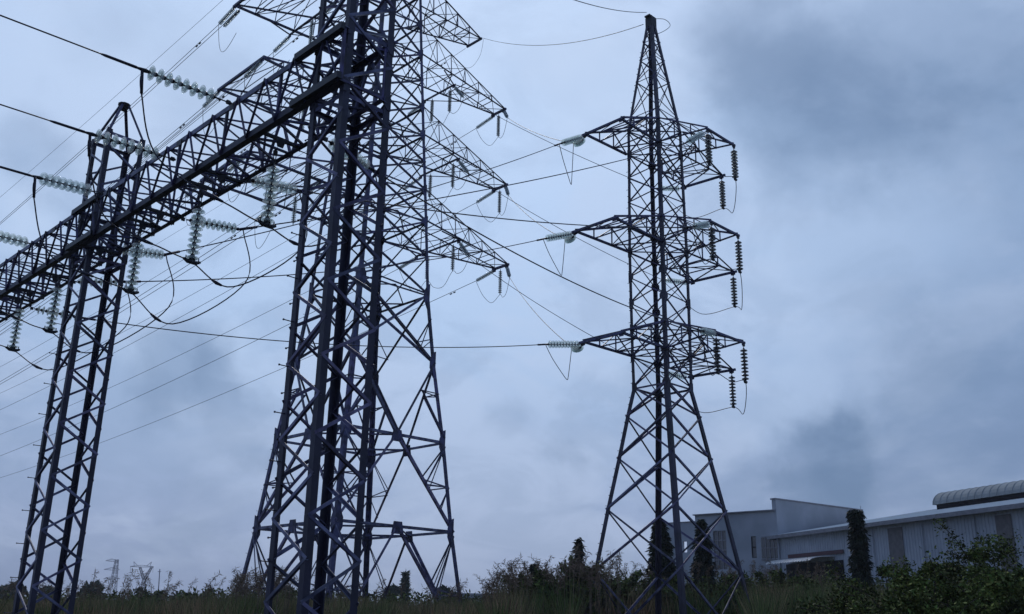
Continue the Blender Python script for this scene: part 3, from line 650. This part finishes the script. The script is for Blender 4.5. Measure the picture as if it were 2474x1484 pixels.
def mesh_np(name, V, Fc, mats, parent=None, mi=None):
    V = np.asarray(V, np.float32); Fc = np.asarray(Fc, np.int32); k = Fc.shape[1]
    if parent is not None:
        org = Vector(parent.location); q = parent.parent
        while q is not None: org = org + q.location; q = q.parent
        V = V - np.array(org, np.float32)
    me = bpy.data.meshes.new(name); me.vertices.add(len(V)); me.vertices.foreach_set('co', V.ravel())
    me.loops.add(Fc.size); me.loops.foreach_set('vertex_index', Fc.ravel()); me.polygons.add(len(Fc))
    me.polygons.foreach_set('loop_start', np.arange(0, Fc.size, k, dtype=np.int32)); me.polygons.foreach_set('loop_total', np.full(len(Fc), k, np.int32))
    for m in (mats if isinstance(mats, (list, tuple)) else [mats]): me.materials.append(m)
    if mi is not None: me.polygons.foreach_set('material_index', mi)
    me.update(calc_edges=True); return link(name, me, parent)
def leaf_geo(P, size, droop=0.0, aspect=.45):
    n = len(P); d = rng.normal(size=(n, 3)); d[:, 2] = d[:, 2] * (1 - droop) - droop * 1.6; d /= np.linalg.norm(d, axis=1)[:, None]
    s = np.cross(d, rng.normal(size=(n, 3))); s /= np.linalg.norm(s, axis=1)[:, None]
    L = size * rng.uniform(.6, 1.3, (n, 1)); a = P; b = P + d * L * .5 + s * L * aspect * .5; c = P + d * L; e = P + d * L * .5 - s * L * aspect * .5
    V = np.stack([a, b, c, e], 1).reshape(-1, 3); return V, np.arange(n * 4).reshape(n, 4)
def leaves(name, P, size, m, parent, droop=0.0, aspect=.45): V, Fc = leaf_geo(P, size, droop, aspect); return mesh_np(name, V, Fc, m, parent)
def blades_geo(B, H, Wd, lean, seg=3):
    n = len(B); az = rng.uniform(0, 6.283, n); ln = H * lean * rng.uniform(.2, 1, n); dx, dy = np.cos(az) * ln, np.sin(az) * ln
    fa = rng.uniform(0, 3.14, n); wx, wy = np.cos(fa) * Wd, np.sin(fa) * Wd; rows = []
    for k in range(seg + 1):
        t = k / seg; c = B + np.stack([dx * t * t, dy * t * t, H * (t - .12 * t * t * lean * 2)], 1); q = (1 - t) ** .7
        s = np.stack([wx * q, wy * q, 0 * wx], 1) * .5; rows += [c - s, c + s] if k < seg else [c]
    V = np.stack(rows, 1); m = V.shape[1]; V = V.reshape(-1, 3); base = (np.arange(n) * m)[:, None]
    quads = [[2 * k, 2 * k + 1, 2 * k + 3, 2 * k + 2] for k in range(seg - 1)] + [[2 * seg - 2, 2 * seg - 1, 2 * seg, 2 * seg]]
    tri = []
    for q in quads: tri += [[q[0], q[1], q[2]]] + ([[q[0], q[2], q[3]]] if q[2] != q[3] else [])
    return V, (base[:, :, None] + np.array(tri)[None]).reshape(-1, 3)

# height profile of the vegetation against the sky: (photo x, photo y)
SKY = [(-300, 1425), (0, 1434), (150, 1430), (300, 1427), (450, 1428), (560, 1418), (640, 1412), (760, 1420), (900, 1428), (1000, 1434), (1110, 1430), (1170, 1440), (1215, 1412), (1250, 1392), (1300, 1385), (1350, 1392), (1372, 1402),
       (1385, 1362), (1420, 1364), (1440, 1392), (1480, 1376), (1550, 1384), (1620, 1396), (1700, 1388), (1800, 1385), (1900, 1388), (1980, 1385), (2060, 1395), (2473, 1395), (2800, 1395)]
sx_, sy_ = zip(*SKY)
def skyh(px): return np.interp(px, sx_, sy_)
def pxof(x, y): return 1236.5 + 2466 * x / y                # photo column of a ground position, near the horizon
def hzn(px): return 1513.5 + (px - 1236) * .0183
def top_at(x, y): px = pxof(x, y); return (hzn(px) - skyh(px)) / 2466 * y + EYE
def field(n, y0, y1, x0=-300, x1=2750):
    y = rng.uniform(y0 ** .5, y1 ** .5, n) ** 2; px = rng.uniform(x0, x1, n); return (px - 1236.5) / 2466 * y, y
# near grass and reeds
x, y = field(95000, 29, 64); cl_ = .5 + .5 * np.sin(x * 1.7 + np.sin(y * 1.3) * 2) * np.cos(y * 1.1 + x * .6)
Ht = top_at(x, y) * (0.80 + .11 * cl_ + .16 * rng.random(len(x)) ** 1.6)
pxx = pxof(x, y); low_ = ((pxx > 1395) & (pxx < 1840) & (y < 48)) | (y < 31 + 4 * np.sin(pxx * .02)); Ht = np.where(low_, rng.uniform(.8, 1.5, len(x)), Ht)
x2, y2 = field(9000, 9, 30); x = np.concatenate([x, x2]); y = np.concatenate([y, y2]); Ht = np.concatenate([Ht, rng.uniform(.7, 1.5, len(x2))])
V, Fc = blades_geo(np.stack([x, y, 0 * x], 1), Ht, .03 + .0009 * y, .3)
tag(mesh_np('tall_grass', V, Fc, GRASS), 'dense brown green tall grass along the bottom of the photo', 'grass', kind='stuff')
x, y = field(46000, 52, 84); Ht = top_at(x, y) * rng.uniform(.45, .99, len(x))
P = np.stack([x, y, Ht + rng.normal(0, .12, len(x)) - .2], 1); V, Fc = leaf_geo(P, .3, 0, .35)
tag(mesh_np('scrub', V, Fc, LEAF), 'dark green scrub filling the ground behind the tall grass', 'scrub', kind='stuff')
# feathery reed plumes standing above the grass
def plume_geo(x, y, h, sz):
    n = 16; Vs, Fs = [], []; az = random.uniform(0, 6.28); bend = random.uniform(.15, .5)
    st = np.array([[x, y, h * .55]]); t = np.linspace(0, 1, n); px_ = x + math.cos(az) * bend * sz * t ** 2 * 1.2; py_ = y + math.sin(az) * bend * sz * t ** 2 * 1.2; pz = h + sz * (t - .25 * t * t)
    return np.stack([px_, py_, pz], 1), (x, y, h * .5)
pv, pf, off = [], [], 0
spots = [(px, yy) for px, yy in [(rng.uniform(-100, 1130), rng.uniform(33, 50)) for _ in range(80)] + [(rng.uniform(1175, 1520), rng.uniform(32, 46)) for _ in range(110)] + [(rng.uniform(1520, 2050), rng.uniform(49, 58)) for _ in range(70)] + [(rng.uniform(560, 720), rng.uniform(32, 46)) for _ in range(40)]]
stem = MB()
for px, yy in spots:
    xx = (px - 1236.5) / 2466 * yy; h = float(top_at(np.array(xx), np.array(yy))) * random.uniform(.86, .98); sz = random.uniform(.5, 1.1)
    L_, b = plume_geo(xx, yy, h, sz); stem.tube([(xx, yy, 0.1), (xx, yy, h)] + [tuple(q) for q in L_[::5]], .008, 3)
    Q = np.repeat(L_, 4, 0); Q = Q + rng.normal(0, .02, Q.shape); V, Fc = leaf_geo(Q, .17, .1, .13); pv.append(V); pf.append(Fc + off); off += len(V)
tag(mesh_np('reed_plumes', np.concatenate(pv), np.concatenate(pf), REED), 'pale feathery reed plumes standing above the grass', 'reeds', kind='stuff')
tag(stem.build('reed_stems', REED), 'thin straight stems of the feathery reeds', 'reeds', kind='stuff')

# ------------------------------------------------------------------ trees and shrubs
def tree(name, px, py_top, wpx, Y, label, group, kind='round', m=LEAFF, size=.5, n=2600, base=1440, cat='tree'):
    top = aty(px, py_top, Y); h = top.z; rw = wpx / 2466 * Y / 2; root = empty(name, (top.x, top.y, 0), label, cat, group)
    tb = MB(); tr = max(.08, rw * .09); tb.tube([root.location + Vector((0, 0, -.1)), root.location + Vector((.05, 0, h * .4)), root.location + Vector((0, .05, h * .8))], [tr, tr * .7, tr * .3], 7)
    lobes = []
    if kind == 'round':
        for k in range(11):
            a = random.uniform(0, 6.28); rr = rw * random.uniform(.1, .62); z = h * random.uniform(.5, .86); s = rw * random.uniform(.34, .55); lobes.append((rr * math.cos(a), rr * math.sin(a), min(z, h - s * .8), s, s * .75))
            tb.tube([root.location + Vector((0, 0, h * .35)), root.location + Vector((rr * math.cos(a), rr * math.sin(a), z))], [tr * .4, tr * .12], 5)
        P = np.concatenate([np.array([[lx, ly, lz]]) + (lambda q: q / np.linalg.norm(q, axis=1)[:, None] * rng.random((len(q), 1)) ** .4)(rng.normal(size=(n // 11, 3))) * np.array([s, s, s2]) for lx, ly, lz, s, s2 in lobes])
        dr = 0
    elif kind == 'cone':                                       # loose conifer with tiers
        t = rng.random(n) ** .8; z = h * (.22 + .78 * t); r_ = rw * (1 - t) ** .7 * (.6 + .4 * np.sin(t * 34)) * rng.random(n) ** .4; a = rng.uniform(0, 6.28, n); P = np.stack([r_ * np.cos(a), r_ * np.sin(a), z], 1); dr = .2
        tb.tube([root.location + Vector((0, 0, h * .7)), root.location + Vector((0, 0, h * 1.01))], [tr * .3, .02], 5)
    else:                                                      # drooping evergreen column, widest below the middle
        t = rng.random(n); z = h * (.04 + .96 * t); prof = {'column': lambda t: np.where(t < .35, .75 + .25 * t / .35, (1 - ((t - .35) / .65) ** 2.2) ** .75 * 1.0), 'stub': lambda t: np.where(t < .93, .82 + .18 * np.sin(t * 5), .55), 'spire': lambda t: (1 - t) ** .62 * .95 + .06}[kind](t)
        a = rng.uniform(0, 6.28, n); r_ = rw * prof * (.82 + .18 * np.sin(t * 41 + a * 2)) * rng.random(n) ** .33; P = np.stack([r_ * np.cos(a), r_ * np.sin(a), z], 1); dr = .62
    leaves('crown', P + np.array([root.location.x, root.location.y, 0]), size, m, root, dr, .5 if kind == 'round' else .28)
    tb.build('trunk', BARK, root); return root
FT = 'trees along the far horizon'
for (px, py, w_, Y, lb) in ((10, 1404, 46, 190, 'dark round tree on the horizon at the left edge of the photo'), (42, 1396, 44, 170, 'taller dark tree right behind the left column foot'), (118, 1412, 62, 180, 'low tree seen between the legs of the left column'),
                            (224, 1399, 58, 160, 'broad round tree just right of the left column foot'), (352, 1409, 50, 170, 'round tree below the far cat-eared tower'), (389, 1414, 26, 170, 'small round tree right of the far towers'),
                            (452, 1418, 66, 190, 'low wide tree halfway between the left column and the tallest tower'), (506, 1414, 34, 190, 'small tree left of the tallest tower foot'), (690, 1403, 70, 150, 'round tree behind the left legs of the near column'),
                            (946, 1396, 42, 150, 'loose feathery tree between the near column and a slim conifer'), (1082, 1410, 60, 120, 'bushy tree beside the right foot of the tallest tower')):
    tree('broadleaf_tree', px, py, w_, Y, lb, FT, size=.75, n=2600)
tree('conifer_tree', 980, 1384, 34, 140, 'slim pointed conifer on the horizon right of the near column', FT, 'cone', size=.7, n=1800)
CT = 'drooping column evergreens by the warehouse'
tree('column_tree', 1593, 1252, 80, 53, 'large drooping evergreen column seen through the right tower legs', CT, 'column', LEAFD, .34, 12000)
tree('column_tree', 1694, 1254, 66, 56, 'evergreen column in front of the office grille window', CT, 'column', LEAFD, .32, 10000)
tree('column_tree', 2066, 1231, 66, 46, 'dark blunt-topped evergreen column in front of the warehouse eave', CT, 'stub', LEAFD, .24, 9000)
tree('column_tree', 1398, 1298, 44, 46, 'small pointed evergreen spire left of the right tower', CT, 'spire', LEAFD, .3, 2600)
tree('column_tree', 1288, 1360, 26, 44, 'short dark rounded evergreen among the reeds', CT, 'stub', LEAFD, .26, 1600)

def shrub(px, py_top, wpx, Y, label, n, size=.056, sprigs=9, m=LEAF, flowers=0):
    top = aty(px, py_top, Y); h = top.z; rw = wpx / 2466 * Y / 2; root = empty('leafy_shrub', (top.x, top.y, 0), label, 'shrub', 'leafy shrubs at the right')
    o = np.array([root.location.x, root.location.y, 0]); P = []; n = int(n * 2.7); sb = MB(); k = 34
    for i in range(k):
        a = random.uniform(0, 6.28); rr = rw * random.uniform(.05, .95) ** .6; z = h * random.uniform(.35, .93) * (1 - .22 * (rr / rw) ** 2); s = rw * random.uniform(.16, .32)
        c = np.array([rr * math.cos(a), rr * math.sin(a), min(z, h - s * .5)]); q = rng.normal(size=(n // k, 3)); q /= np.linalg.norm(q, axis=1)[:, None]
        P.append(c + q * rng.random((len(q), 1)) ** .38 * np.array([s, s, s * .8])); sb.tube([root.location + Vector((c[0] * .2, c[1] * .2, -.1)), root.location + Vector((c[0] * .7, c[1] * .7, c[2] * .6)), root.location + Vector(c)], [.03, .018, .006], 5)
    for i in range(sprigs):                                    # arching shoots that break the outline
        a = random.uniform(0, 6.28); r0 = rw * random.uniform(.2, .8); b = Vector((r0 * math.cos(a), r0 * math.sin(a), h * random.uniform(.72, .86))); d = Vector((math.cos(a + 1) * .35, math.sin(a + 1) * .35, random.uniform(.1, .25) * h)) * .7
        pts = [root.location + b + d * t + Vector((math.cos(a) * .25 * t * t, 0, -.1 * t * t)) for t in np.linspace(0, 1, 6)]; sb.tube(pts, .006, 4)
        Q = np.array([np.array(p) - o for p in pts]); P.append(np.repeat(Q, 26, 0) + rng.normal(0, .055, (len(Q) * 26, 3)))
    P = np.concatenate(P); leaves('foliage', P + o, size, m, root, .15, .5); sb.build('stems', BARK, root)
    if flowers:
        idx = rng.choice(len(P), flowers, False); leaves('blossom', P[idx] * np.array([1.02, 1.02, 1]) + o, size * .55, FLOWER, root, 0, .8)
for a in ((2450, 1256, 330, 15, 'tallest leafy shrub in the right corner, in front of the warehouse wall', 11000), (2355, 1272, 150, 17, 'leafy shrub with upright shoots in front of the warehouse wall', 4200), (2265, 1304, 230, 14, 'broad leafy shrub left of the tallest corner shrub', 8000),
          (2165, 1318, 190, 16, 'rounded leafy shrub below the dark wall panel', 6500), (2095, 1362, 160, 15, 'low leafy shrub at the foot of the blunt evergreen', 5000), (2400, 1362, 320, 12, 'dense low shrub in the bottom right corner', 9500),
          (2230, 1385, 300, 12, 'dense low shrub filling the foreground right of the warehouse canopy', 9000), (2050, 1408, 150, 13, 'small dark shrub at the left end of the right hand thicket', 3500)):
    shrub(*a, flowers=5)
for a in ((1282, 1374, 100, 40, 'reddish brown bush among the reeds left of the small evergreen spire', 3600), (1345, 1378, 90, 38, 'dark bush between the reeds and the small evergreen spire', 3200), (1405, 1350, 72, 42, 'upright bush wrapped round the small evergreen spire', 3200),
          (1485, 1368, 130, 50, 'green bush just right of the left foot of the right tower', 4500), (1620, 1384, 190, 52, 'low green bush between the legs of the right tower', 5000), (1760, 1376, 190, 51, 'green bush at the right foot of the right tower', 5000), (1900, 1380, 190, 48, 'grassy green bush below the white canopy', 5000)):
    shrub(*a, size=.2, sprigs=9)

# ------------------------------------------------------------------ warehouse with its office block
WALL = mat('painted_sheet_wall', (0.44, 0.48, 0.55), .6, 0, .15, scale=.5, col2=(.36, .40, .47)); ROOF = mat('pale_roof_sheet', (0.62, 0.65, 0.65), .5, 0, .1, scale=.4)
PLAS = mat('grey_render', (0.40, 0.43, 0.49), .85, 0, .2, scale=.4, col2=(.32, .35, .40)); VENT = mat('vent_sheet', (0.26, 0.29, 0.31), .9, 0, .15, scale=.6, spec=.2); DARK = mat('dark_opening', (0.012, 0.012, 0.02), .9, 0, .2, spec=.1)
TRIM = mat('roof_trim', (0.25, 0.25, 0.29), .6); BROWN = mat('brown_translucent_sheet', (0.15, 0.14, 0.15), .6); REDB = mat('dark_red_fascia', (0.07, 0.015, 0.025), .5); WHITE = mat('white_awning_sheet', (0.7, 0.7, 0.7), .35)
PANE = mat('window_pane', (0.03, 0.04, 0.06), .08, 0, .1, spec=.8)
ze = 8.0; E0 = atz(1871, 1297, ze); E1 = atz(2473, 1220, ze); WX = (E1 - E0); WX.z = 0; WX.normalize(); WN = Vector((-WX.y, WX.x, 0)); WN = WN if WN.y > 0 else -WN     # WN points away from the camera
LEN = (E1 - E0).length * 1.45
wh = empty('warehouse', (E0.x, E0.y, 0), 'long pale sheet-clad warehouse with grey office block and curved roof vent', 'building')
Wp = lambda s, b, z: Vector((E0.x, E0.y, 0)) + WX * s + WN * b + Vector((0, 0, z)); ZE = ze + EYE
m = MB(); k = int(LEN / .3)
prof = []
for i in range(k): s = i * .3; prof += [(s, 0), (s + .19, 0), (s + .215, -.045), (s + .275, -.045)]
vs = [Wp(s, b, 0) for s, b in prof] + [Wp(s, b, ZE - .1) for s, b in prof]; q = len(prof)
m.add(vs, [(i, i + 1, q + i + 1, q + i) for i in range(q - 1)]); m.add([Wp(0, 0, 0), Wp(0, 40, 0), Wp(0, 40, ZE), Wp(0, 20, ZE + 3.7), Wp(0, 0, ZE - .1)], [(0, 1, 2, 3, 4)])
m.add([Wp(LEN, 0, 0), Wp(LEN, 40, 0), Wp(LEN, 40, ZE), Wp(LEN, 20, ZE + 3.7), Wp(LEN, 0, ZE - .1)], [(0, 1, 2, 3, 4)]); m.build('wall', WALL, wh)
m = MB(); RZ = 3.7
for i in range(int(LEN / .6) + 1):
    s = i * .6; m.add([Wp(s, -.7, ZE), Wp(s + .5, -.7, ZE), Wp(s + .55, -.7, ZE + .05), Wp(s + .6, -.7, ZE), Wp(s, 20, ZE + RZ), Wp(s + .5, 20, ZE + RZ), Wp(s + .55, 20, ZE + RZ + .05), Wp(s + .6, 20, ZE + RZ), Wp(s, 40, ZE), Wp(s + .6, 40, ZE)],
        [(0, 1, 5, 4), (1, 2, 6, 5), (2, 3, 7, 6), (4, 7, 9, 8)])
m.build('roof', ROOF, wh)
m = MB(); m.box(Wp(LEN / 2, -.78, ZE - .13), LEN, .12, .3, WX, WN); m.build('eave_gutter', TRIM, wh)
for px0, px1 in ((2147, 2182), (2411, 2450)):
    a, b = hit(px0, 1300, Wp(0, 0, 0), WN), hit(px1, 1300, Wp(0, 0, 0), WN); s0, s1 = (a - Wp(0, 0, 0)).dot(WX), (b - Wp(0, 0, 0)).dot(WX)
    m = MB(); m.box(Wp((s0 + s1) / 2, -.06, (ZE - .5) / 2 + .6), s1 - s0, .05, ZE - 1.6, WX, WN); m.build('dark_panel', BROWN, wh)
for px in (2231, 2292, 2110, 2360):
    s = (hit(px, 1300, Wp(0, 0, 0), WN) - Wp(0, 0, 0)).dot(WX); m = MB(); m.tube([Wp(s, -.12, .2), Wp(s, -.12, ZE - .4)], .06, 8); m.build('downpipe', WALL, wh)
# curved ridge vent
sA = None
for s in np.linspace(0, LEN, 200):
    d = Wp(float(s), 15, ZE + 2.3) - Vector((0, 0, EYE)); l = M3.inverted() @ d
    if l.x / -l.z * 2343.57 + 1236.5 >= 2277 and sA is None: sA = float(s)
m = MB(); vp = [(1.6 * math.cos(t), 1.2 * math.sin(t)) for t in np.linspace(0, math.pi, 13)]; vent_l = LEN - sA + 4; zb = ZE + RZ * 15 / 20.7 + .42
m.add([Wp(s, 15.4 + u, zb + v) for s in (sA, sA + vent_l) for u, v in vp], [(i, i + 1, 14 + i, 13 + i) for i in range(12)] + [tuple(range(12, -1, -1)), tuple(range(13, 26))])
for i in range(int(vent_l / .8)):
    s = sA + i * .8; m.add([Wp(s + ds, 15.4 + u * f, zb + v * f) for ds, f in ((0, 1.0), (.03, 1.03), (.07, 1.03), (.1, 1.0)) for u, v in vp], [(r_ * 13 + i_, r_ * 13 + i_ + 1, (r_ + 1) * 13 + i_ + 1, (r_ + 1) * 13 + i_) for r_ in range(3) for i_ in range(12)])
vt = m.build('ridge_vent', VENT, wh); m = MB(); m.box(Wp(sA + vent_l / 2, 15.4, zb - .22), vent_l - .3, 2.6, .42, WX, WN); m.build('vent_throat', DARK, wh)
# tall parapet wall running back from the office corner
K = aty(1868, 1207, E0.y - .6); KD = (aty(2078, 1250, 95) - K); KD.z = 0; KL = KD.length; KD.normalize(); KN = Vector((-KD.y, KD.x, 0)); kz = K.z
m = MB(); m.box(Vector((K.x, K.y, kz / 2)) + KD * KL / 2, KL, .45, kz, KD, KN); m.build('parapet_wall', PLAS, wh)
m = MB(); m.box(Vector((K.x, K.y, kz + .06)) + KD * KL / 2, KL + .2, .6, .12, KD, KN); m.build('parapet_coping', TRIM, wh)
# office block
kt = hit(1866, 1234, K, Vector((0, 1, 0))); OZ = kt.z; OL = atz(1678, 1246, OZ - EYE); OD = OL - Vector((K.x, K.y, OZ)); OD.z = 0; OW = OD.length; OD.normalize(); ON = Vector((-OD.y, OD.x, 0)); ON = -ON if ON.y > 0 else ON
Op = lambda s, b, z: Vector((K.x, K.y, 0)) + OD * s + ON * -b + Vector((0, 0, z))                                                  # s to the far left, b to the back
def opening(x0, y0, x1, y1):
    a = hit(x0, y0, Op(0, 0, 0), ON); b = hit(x1, y1, Op(0, 0, 0), ON); s0, s1 = sorted(((a - Op(0, 0, 0)).dot(OD), (b - Op(0, 0, 0)).dot(OD))); return s0, s1, min(a.z, b.z), max(a.z, b.z)
wins = [opening(1721, 1283, 1757, 1376), opening(1813, 1296, 1828, 1348)]
xs = sorted({0, OW} | {v for w_ in wins for v in w_[:2]}); zs = sorted({0, OZ} | {v for w_ in wins for v in w_[2:]}); m = MB()
for x0, x1 in zip(xs, xs[1:]):
    for z0, z1 in zip(zs, zs[1:]):
        xc, zc = (x0 + x1) / 2, (z0 + z1) / 2
        if any(w_[0] < xc < w_[1] and w_[2] < zc < w_[3] for w_ in wins): continue
        m.add([Op(x0, 0, z0), Op(x1, 0, z0), Op(x1, 0, z1), Op(x0, 0, z1), Op(x0, .3, z0), Op(x1, .3, z0), Op(x1, .3, z1), Op(x0, .3, z1)], [(0, 1, 2, 3), (4, 7, 6, 5), (0, 4, 5, 1), (3, 2, 6, 7), (0, 3, 7, 4), (1, 5, 6, 2)])
m.build('office_wall', PLAS, wh)
m = MB(); m.box(Op(OW - .15, 7, OZ / 2), .3, 13.3, OZ, OD, ON); m.box(Op(OW / 2, 7, OZ - .35), OW - .7, 13, .2, OD, ON); m.build('office_side', PLAS, wh)
m = MB(); m.box(Op(OW / 2, 0, OZ + .05), OW + .2, .5, .1, OD, ON); m.build('office_coping', TRIM, wh)
for n_w, (s0, s1, z0, z1) in enumerate(wins):
    f = MB(); nx, nz = (3, 4) if n_w == 0 else (1, 2)
    for i in range(nx + 1): f.box(Op(s0 + (s1 - s0) * i / nx, .12, (z0 + z1) / 2), .09, .08, z1 - z0, OD, ON)
    for j in range(nz + 1): f.box(Op((s0 + s1) / 2, .1, z0 + (z1 - z0) * j / nz), s1 - s0, .07, .1, OD, ON)
    w_ = f.build('window_frame', TRIM if n_w == 0 else DARK, wh)
    g = MB(); g.box(Op((s0 + s1) / 2, .16, (z0 + z1) / 2), s1 - s0, .012, z1 - z0, OD, ON); g.build('pane', PANE, w_)
LZ = OZ - .55; m = MB()
w3 = opening(1646, 1308, 1657, 1334); w3 = (w3[0], w3[1], w3[2], w3[3]); s1_ = w3[1] + (w3[1] - OW) * .9 + 1.5
for a0, a1, z0, z1 in ((OW, w3[0], 0, LZ), (w3[1], OW + 4.2, 0, LZ), (w3[0], w3[1], 0, w3[2]), (w3[0], w3[1], w3[3], LZ)): m.box(Op((a0 + a1) / 2, .35, (z0 + z1) / 2), a1 - a0 - .002, .3, z1 - z0, OD, ON)
m.build('side_wing_wall', PLAS, wh)
m = MB(); m.box(Op(OW + 2.1, .35, LZ + .04), 4.4, .42, .08, OD, ON); m.build('side_wing_coping', TRIM, wh)
# grille window beside the office corner, on the sheet wall side
a = hit(1846, 1296, Op(0, 0, 0), ON); 
f = MB(); 
for px in (1848, 1858, 1868): 
    u_, v_ = hit(px, 1297, Op(0, -.06, 0), ON), hit(px, 1352, Op(0, -.06, 0), ON); f.bar(u_, Vector((u_.x, u_.y, v_.z)), .07, .06, OD)
for py in (1297, 1324, 1352):
    u_ = hit(1858, py, Op(0, -.06, 0), ON); f.bar(u_ - OD * .75, u_ + OD * .75, .06, .08)
wf = f.build('window_frame', TRIM, wh); g = MB(); u_ = hit(1858, 1324, Op(0, -.03, 0), ON); g.box(u_, 1.5, .01, 1.75, OD, ON); g.build('pane', PANE, wf)
# ribbed awning with dark loading bay below
c0 = hit(1856, 1357, Wp(0, -2.2, 0), WN); s0 = (c0 - Wp(0, 0, 0)).dot(WX); c1 = hit(2000, 1347, Wp(0, -2.2, 0), WN); s1 = (c1 - Wp(0, 0, 0)).dot(WX); zc = (c0.z + c1.z) / 2; s1 -= 1.9
m = MB(); ap = [(-2.5 + 2.5 * (1 - math.cos(t)),   .42 * math.sin(t)) for t in np.linspace(0, math.pi / 2, 8)]
nr = int((s1 - s0) / .35)
for i in range(nr):
    s = s0 + (s1 - s0) * i / nr; d = (s1 - s0) / nr; rows = [(0, 0), (.6 * d, 0), (.72 * d, .06), (.9 * d, .06), (d, 0)]
    m.add([Wp(s + ds, u, zc - .2 + v + up_) for ds, up_ in rows for u, v in ap], [(r_ * 8 + k_, r_ * 8 + k_ + 1, (r_ + 1) * 8 + k_ + 1, (r_ + 1) * 8 + k_) for r_ in range(4) for k_ in range(7)])
m.build('awning', WHITE, wh)
m = MB(); m.box(Wp((s0 + s1) / 2 + .6, -.14, zc + .55), s1 - s0 + 1.2, .1, .3, WX, WN); m.build('awning_fascia', REDB, wh)
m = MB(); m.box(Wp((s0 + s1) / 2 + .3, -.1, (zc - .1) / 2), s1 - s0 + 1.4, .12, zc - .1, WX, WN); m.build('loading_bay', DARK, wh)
mt = aty(2078, 1222, 84); m = MB(); m.tube([(mt.x, mt.y, ZE), (mt.x, mt.y, mt.z)], [.05, .02], 6); m.build('antenna', TRIM, wh)

# ------------------------------------------------------------------ far towers and poles
def far_lattice(m, p0, hw0, p1, hw1, n, w_):
    X = Vector((1, 0, 0)); Yv = Vector((0, 1, 0)); cs = [(1, 1), (-1, 1), (-1, -1), (1, -1)]
    f = lambda t, c: p0.lerp(p1, t) + (X * c[0] + Yv * c[1]) * (hw0 + (hw1 - hw0) * t)
    for c in cs: m.bar(f(0, c), f(1, c), w_ * 1.6, w_ * 1.6)
    for i in range(n):
        for k in range(4): a, b = cs[k], cs[(k + 1) % 4]; m.bar(f(i / n, a), f((i + 1) / n, b), w_, w_); m.bar(f(i / n, b), f((i + 1) / n, a), w_, w_)
YF = 900
b = aty(270, 1440, YF); top = aty(270, 1351, YF); ft = empty('far_tower', (b.x, b.y, 0), 'distant hazy lattice tower with three level crossarms on the left horizon', 'lattice tower', 'distant towers on the left horizon')
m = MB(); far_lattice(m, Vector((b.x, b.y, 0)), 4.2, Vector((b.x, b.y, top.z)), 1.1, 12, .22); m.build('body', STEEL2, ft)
for py, wd_ in ((1355, 15), (1376, 19), (1398, 20)):
    c = aty(270, py, YF); hw = wd_ / 2466 * YF; m = MB()
    for s in (1, -1): m.bar(c + Vector((s * hw, 0, 0)), c + Vector((0, 0, 1.8)), .35, .35); m.bar(c + Vector((s * hw, 0, 0)), c - Vector((0, 0, .6)), .35, .35)
    for s in np.linspace(-.8, .8, 9): m.bar(c + Vector((s * hw, 0, -.3)), c + Vector((s * hw + .8, 0, 1.6 * (1 - abs(s)))), .2, .2)
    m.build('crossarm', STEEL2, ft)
b = aty(343, 1440, YF); cat_ = empty('far_tower', (b.x, b.y, 0), 'distant hazy tower with two ear-like peaks over a flat crossarm, V-shaped body', 'lattice tower', 'distant towers on the left horizon')
m = MB(); wz = aty(340, 1402, YF).z; far_lattice(m, Vector((b.x, b.y, 0)), 3.4, Vector((b.x, b.y, wz)), 1.3, 6, .22)
c = aty(343, 1370, YF)
for s in (1, -1):
    far_lattice(m, Vector((b.x, b.y, wz)), 1.1, Vector((b.x + s * 5.2, b.y, c.z)), .8, 5, .2)
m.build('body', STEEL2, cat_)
m = MB()
for s in (-1, 1):
    m.bar(c + Vector((0, 0, 0)), c + Vector((s * 10.4, 0, .3)), .4, .5); m.bar(c + Vector((0, 0, 1.6)), c + Vector((s * 10.4, 0, .5)), .35, .4)
    m.bar(c + Vector((s * 4, 0, 1)), c + Vector((s * 8, 0, 4.6)), .35, .35); m.bar(c + Vector((s * 7, 0, .8)), c + Vector((s * 8, 0, 4.6)), .35, .35); m.bar(c + Vector((s * 10.2, 0, .3)), c + Vector((s * 10, 0, -4.5)), .2, .2)
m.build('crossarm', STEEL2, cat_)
b = aty(386, 1440, 420); t = aty(386, 1375, 420); m = MB(); m.tube([(b.x, b.y, 0), (t.x, t.y, t.z)], [.28, .18], 8); m.tube([(t.x - .7, t.y, t.z - 1), (t.x + .7, t.y, t.z - 1)], .12, 6)
tag(m.build('utility_pole', STEEL2), 'thin hazy pole standing beside the far eared tower', 'pole')
m = MB(); p = aty(1170, 1438, 160); m.box((p.x, p.y, p.z / 2), 9, 4, p.z); m.box((p.x + 6.5, p.y, p.z * .46), 4, 3, p.z * .92); m.box((p.x, p.y, p.z + .1), 9.4, 4.4, .2)
tag(m.build('low_shed', PLAS), 'low pale shed on the horizon right of the tallest tower foot', 'shed')

# ------------------------------------------------------------------ air
HAZE = 0.00038
if HAZE:
    hm = bpy.data.materials.new('air_haze'); hm.use_nodes = True; t_ = hm.node_tree; t_.nodes.clear(); o_ = nd(t_, 'ShaderNodeOutputMaterial'); pv_ = nd(t_, 'ShaderNodeVolumePrincipled')
    pv_.inputs['Density'].default_value = HAZE; pv_.inputs['Color'].default_value = (.88, .93, 1, 1); lk(t_, pv_.outputs[0], o_.inputs['Volume'])
    m = MB(); m.box((0, 700, 30), 3000, 2000, 66); h_ = m.build('haze', hm); tag(h_, kind='stuff')
